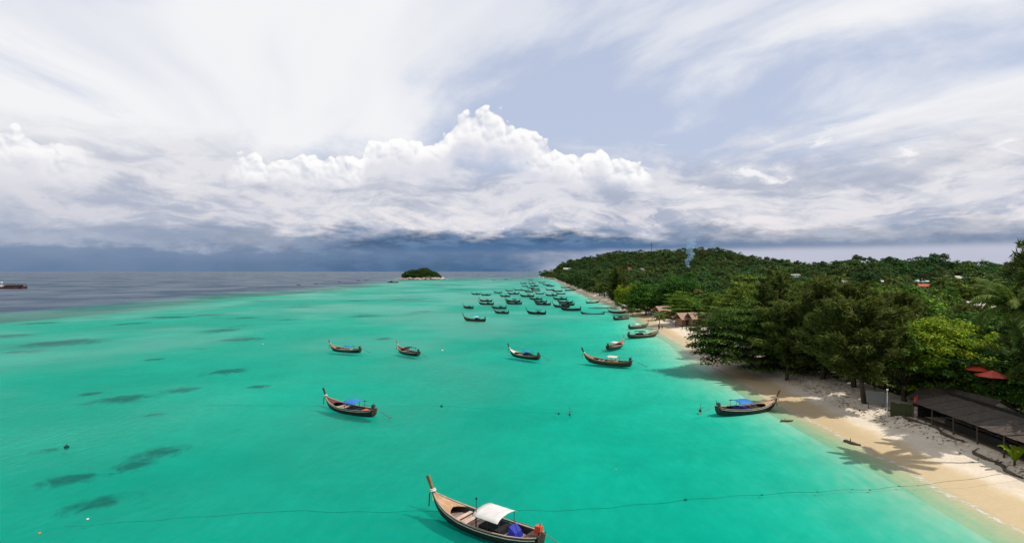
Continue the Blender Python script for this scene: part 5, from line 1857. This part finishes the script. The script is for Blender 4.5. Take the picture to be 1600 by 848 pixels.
rope_thing([(1640, 730), (1545, 743), (1470, 753), (1380, 762), (1300, 766), (1250, 768), (1100, 777), (1000, 788), (900, 797), (700, 797), (560, 799), (440, 797), (250, 811), (100, 822)],
           "weedy mooring rope running from the sand past the nearest boat", 0.015, [1.9, 1.3, 0.6, 0.05, 0.0, -0.05, -0.5, -0.7, -0.78, -0.8, -0.8, -0.8, -0.82, -0.82])
rope_thing([(310, 632), (480, 633), (590, 634), (690, 633), (760, 638), (820, 642), (890, 646)],
           "thin mooring line passing behind the boat with the red bundle", 0.014, [-0.8, -0.7, -0.4, -0.05, -0.4, -0.2, -0.05])


def float_thing(px, py, r, mat, label, stick=False):
    p = at(px, py, 0.0)
    root = empty("mooring_float", (p.x, p.y, 0.0))
    MB().lathe([(0.0, -r), (r * 0.7, -r * 0.7), (r, 0), (r * 0.8, r * 0.55), (r * 0.25, r * 0.85), (0.0, r * 0.87)], 12).build("buoy", mat, root, True)
    MB().tube([(0, 0, r * 0.8), (0, 0, r * 1.25), (0.04, 0, r * 1.4)], r * 0.14, 6).build("eye", IRON, root)
    if stick:
        MB().tube([(0.1, 0, -0.5), (0.02, 0.02, 1.0)], 0.03, 5).build("stick", TIMBER, root)
        MB().tube([(-0.45, 0, 0.25), (0.5, 0.05, 0.5)], 0.03, 5).build("cross_stick", TIMBER, root)
    tag(root, label, "float")


FW, FO = CLOTH['white'], CLOTH['orange']
float_thing(691, 547, 0.28, FW, "white round float right of the boat with black netting")
float_thing(104, 698, 0.28, CLOTH['dark'], "black float near the left edge above a reef patch")
float_thing(137, 810, 0.11, FW, "small pale float over the lowest dark reef patch")
float_thing(62, 832, 0.10, FO, "small orange-brown float near the lower left corner")
float_thing(1094, 641, 0.22, CLOTH['dark'], "dark float with crossed sticks left of the blue-roofed beached boat", True)
float_thing(690, 634, 0.20, CLOTH['dark'], "dark float on the thin line right of the boat with the red bundle")
float_thing(873, 645.5, 0.16, CLOTH['dark'], "tiny dark float on the thin line, left of the stick at its end")
float_thing(890, 647, 0.16, CLOTH['dark'], "float with an upright stick at the right end of the thin line", True)
float_thing(962, 732, 0.07, FO, "tiny orange float alone in the open emerald water")
float_thing(411, 537, 0.2, FW, "tiny white float left of the leftmost mid-water boat")
float_thing(818, 489, 0.3, FO, "orange float beside the green-roofed boat at the fleet's front")

# ------------------------------------------------------------------ excursion ship at the left edge
sb = at(22, 450.5)
sc_ = 34.0
ship = empty("excursion_ship", (sb.x - 6, sb.y, 0), R(4))
RUST = plain_mat("red_brown_hull_paint", (0.10, 0.030, 0.022), 0.6, 0.3, 0.35, 0.4)
xs = np.linspace(-24, 20, 15)
V = []
for x in xs:
    u = (x + 24) / 44
    b = 3.6 * (min(1, 3.2 * (1 - u) + 0.12)) * (0.82 + 0.18 * min(1, u * 5))
    sh = 2.3 + 1.0 * max(0, u - 0.75) * 4 + 0.5 * max(0, 0.15 - u) * 6
    V += [(x, b, sh), (x, b * 0.85, -0.6), (x, -b * 0.85, -0.6), (x, -b, sh)]
f = [(i * 4 + k, i * 4 + (k + 1) % 4, i * 4 + 4 + (k + 1) % 4, i * 4 + 4 + k) for i in range(14) for k in range(4)] + [(3, 2, 1, 0), (56, 57, 58, 59)]
MB().poly(V, [q[::-1] for q in f]).build("hull", RUST, ship)
MB().box((0, 0, 2.15), (30, 5.6, 0.2)).build("deck", TIMBER, ship)
MB().box((6, 0, 3.3), (16, 4.6, 2.1)).build("deckhouse", plain_mat("brown_deckhouse", (0.13, 0.075, 0.05), 0.7, 0.2, 0.3, 0.5), ship)
rf_ = MB().box((6.5, 0, 5.35), (21, 6.4, 0.5)).build("canopy_roof", CLOTH['green'], ship)
for k in range(6):
    for sy in (-2.7, 2.7):
        MB().tube([(-3 + k * 3.8, sy, 2.2), (-3 + k * 3.8, sy, 5.2)], 0.10, 5).build("post", TIMBER, rf_)
MB().box((-7, 0, 3.2), (6, 4.2, 2.0)).build("wheelhouse", WALLS['white'], ship)
dm = MB().tube([(-8, 0, 4.2), (-8, 0, 7.2)], 0.12, 6).build("mast", WALLS['white'], ship)
MB().lathe([(0.0, 6.6), (1.2, 6.7), (1.5, 7.2), (1.1, 7.6), (0.0, 7.8)], 12, (-8, 0, 0)).build("radome", WALLS['white'], dm, True)
for k in range(7):
    MB().box((-0.5 + k * 2.2, -2.32, 3.5), (1.3, 0.06, 0.8)).build("window", GLASS, ship)
tag(ship, "red-brown excursion ship with dark roofed deck at the left edge", "ship")
brg = at(614, 441.2)
bo = empty("work_barge", (brg.x, brg.y, 0), R(2))
MB().poly([(-9, -2.5, -0.3), (9, -2.5, -0.3), (9.8, -2.5, 1.6), (-9.8, -2.5, 1.6), (-9, 2.5, -0.3), (9, 2.5, -0.3), (9.8, 2.5, 1.6), (-9.8, 2.5, 1.6)],
          [(0, 1, 2, 3), (7, 6, 5, 4), (0, 4, 5, 1), (1, 5, 6, 2), (2, 6, 7, 3), (3, 7, 4, 0)]).build("hull", WOODS['black'], bo)
MB().box((-3, 0, 2.4), (5, 3, 1.6)).build("cabin", WOODS['brown'], bo)
tag(bo, "flat black barge on the water left of the rocky islet", "barge")

# ------------------------------------------------------------------ rocky islet
IX, IY = at(659, 435.6).x, at(659, 435.6).y
RI = 53.0
ng_ = 33
gx = np.linspace(-1, 1, ng_)
GX, GY = np.meshgrid(gx, gx)
rr = np.hypot(GX, GY)
th = np.arctan2(GY, GX)
dome = np.clip(1 - (rr * (1 + 0.06 * np.sin(3 * th + 1))) ** 2.6, -0.3, 1)
hgt = np.where(dome > 0, 20.0 * dome ** 0.75, 20 * dome) * (1 + 0.10 * np.sin(5 * GX + 1) + 0.05 * np.sin(9 * GX))
i = np.arange(ng_ - 1)[:, None] * ng_ + np.arange(ng_ - 1)[None, :]
q = np.stack([i, i + 1, i + ng_ + 1, i + ng_], -1).reshape(-1, 4)
tag(link_obj("islet_ground", np_mesh("islet_ground", np.stack([IX + GX * RI, IY + GY * RI * 0.8, hgt], -1).reshape(-1, 3), q, True), M_FLOOR), kind='structure')
ri = np.random.default_rng(8)
ip = []
for k in range(900):
    a, r_ = ri.uniform(0, 6.28), math.sqrt(ri.random()) * 0.93
    x, y = r_ * math.cos(a), r_ * math.sin(a)
    dd = 1 - (r_ * (1 + 0.06 * math.sin(3 * a + 1))) ** 2.6
    if dd <= 0.02: continue
    ip.append((IX + x * RI, IY + y * RI * 0.8, 20 * dd ** 0.75 * (1 + 0.10 * math.sin(5 * x + 1) + 0.05 * math.sin(9 * x)) - 2.5))
ip = np.array(ip)
scatter_stuff("islet_forest", ip, ri.uniform(0.45, 0.85, len(ip)), ri.uniform(0, 6, len(ip)), "dark green trees covering the small rocky islet", FAR, L_FOREST)
ROCK = plain_mat("pale_granite", (0.36, 0.31, 0.26), 0.9, 0.15, 0.35, 0.25, None, 0.8)


def rock_mesh(seed):
    rg = np.random.default_rng(seed)
    bm = bmesh.new()
    bmesh.ops.create_icosphere(bm, subdivisions=2, radius=1.0)
    a, b, c = rg.normal(size=3), rg.normal(size=3), rg.normal(size=3)
    for v in bm.verts:
        p = np.array(v.co)
        k = 1 + 0.22 * math.sin(2.3 * p @ a) + 0.15 * math.sin(3.7 * p @ b + 1) + 0.08 * math.sin(7 * p @ c)
        v.co = Vector(p * k) * 1.0
        v.co.z *= 0.75
    me = bpy.data.meshes.new("boulder")
    bm.to_mesh(me); bm.free()
    return me


ROCKS = [rock_mesh(s_) for s_ in (1, 2, 3, 4)]


def boulder(x, y, z, s_, label, group):
    o = link_obj("boulder", ROCKS[rnd.randrange(4)], ROCK)
    o.location = (x, y, z)
    o.scale = (s_ * rnd.uniform(0.8, 1.5), s_ * rnd.uniform(0.8, 1.2), s_ * rnd.uniform(0.7, 1.1))
    o.rotation_euler = (0, 0, rnd.uniform(0, 6))
    tag(o, label, "boulder", group)


for k in range(58):
    a = math.pi + math.pi * (k + 0.5) / 58 + rnd.uniform(-0.03, 0.03)
    rr_ = 1.0 + rnd.uniform(-0.03, 0.06)
    boulder(IX + RI * rr_ * math.cos(a), IY + RI * 0.8 * rr_ * math.sin(a), rnd.uniform(0.2, 2.2), rnd.uniform(1.9, 4.2), "pale granite boulder, %s from the left along the islet foot" % (ORD(k + 1).strip() or "first"), "pale boulders ringing the islet")
for k in range(16):
    boulder(IX - RI * (1.02 + 0.022 * k) + rnd.uniform(-1, 1), IY - rnd.uniform(0, 8), rnd.uniform(0.0, 0.6), rnd.uniform(1.2, 2.8) * (1 - k / 30), "pale boulder in the spit left of the islet, %s outward from the islet" % (ORD(k + 1).strip() or "first"), "boulders in the spit left of the islet")
for k in range(8):
    boulder(IX + RI * (1.02 + 0.03 * k), IY - rnd.uniform(0, 6), 0.1, rnd.uniform(0.8, 1.6), "low boulder in the spit right of the islet, %s outward from the islet" % (ORD(k + 1).strip() or "first"), "boulders in the spit right of the islet")
for k in range(34):
    yy = 1320 + k * 14
    xx = float(shore(yy)) + rnd.uniform(-3, 3)
    boulder(xx, yy, rnd.uniform(0.2, 1.6), rnd.uniform(1.6, 4.2), "pale boulder at the headland foot, %s counting away from the viewer" % (ORD(k + 1).strip() or "first"), "boulders at the foot of the headland")

# ------------------------------------------------------------------ mast on the hilltop
mx_, my_, mz_ = ray_ground(1018, 392, 900, 9)
mast = empty("radio_mast", (mx_, my_, gz(mx_, my_)))
Hm = CH + (423.5 - 377) / F * my_ - gz(mx_, my_)
for k in range(3):
    a = k * 2.094 + 0.3
    MB().tube([(2.2 * math.cos(a), 2.2 * math.sin(a), -1), (0.55 * math.cos(a), 0.55 * math.sin(a), Hm * 0.92)], 0.24, 5).build("leg", STEEL, mast)
br = MB()
nz_ = 12
for j in range(nz_):
    for k in range(3):
        fa, fb = j / nz_ * 0.92, (j + 1) / nz_ * 0.92
        ra, rb = 2.2 - 1.65 * j / nz_, 2.2 - 1.65 * (j + 1) / nz_
        a, b = k * 2.094 + 0.3, (k + 1) * 2.094 + 0.3
        br.bar((ra * math.cos(a), ra * math.sin(a), fa * Hm), (rb * math.cos(b), rb * math.sin(b), fb * Hm), 0.16)
br.build("bracing", STEEL, mast)
MB().tube([(0, 0, Hm * 0.9), (0, 0, Hm * 1.02)], 0.16, 5).build("aerial", STEEL, mast)
MB().lathe([(0.2, 0), (1.7, 0.2), (1.7, 1.6), (0.2, 1.8)], 10, (0, 0, Hm * 0.80)).build("antenna_cluster", STEEL, mast)
tag(mast, "lattice radio mast standing on the highest hilltop", "mast")

# ------------------------------------------------------------------ smoke rising from the wood
sy_ = 760.0
path = [(1076, 424), (1074, 414), (1073, 408), (1078, 402), (1081, 398), (1076, 392), (1079, 386), (1081, 378), (1080, 370)]
sp = [Vector(((px - 800) / F * sy_, sy_, CH + (423.5 - py) / F * sy_)) for px, py in path]
fine, rad = [], []
for i in range(len(sp) - 1):
    for k in range(5):
        fine.append(sp[i].lerp(sp[i + 1], k / 5)); rad.append(2.0 + 0.11 * len(fine))
mb = MB().tube(fine, [r * (1 + 0.25 * math.sin(j * 1.9)) for j, r in enumerate(rad)], 10)
ms_, g, out = new_mat("blue_smoke")
pos = g.node('ShaderNodeNewGeometry').outputs['Position']
nz = g.noise(pos, 0.28, 3, 0.6)
zf = g.lin(g.xyz(pos)[2], 18, 66, 0.50, 0.035)
pv = g.node('ShaderNodeVolumePrincipled')
pv.inputs['Color'].default_value = (0.42, 0.70, 0.95, 1)
g.put(pv.inputs['Density'], g.mul(g.step(0.36, 0.62, nz), zf))
g.t.links.new(pv.outputs[0], out.inputs['Volume'])
ms_.cycles.volume_step_rate = 4.0 if hasattr(ms_.cycles, 'volume_step_rate') else 1.0
o = mb.build("smoke_plume", ms_, None, True)
tag(o, "thin blue-white smoke plume rising from the wooded hill", "smoke", kind='stuff')
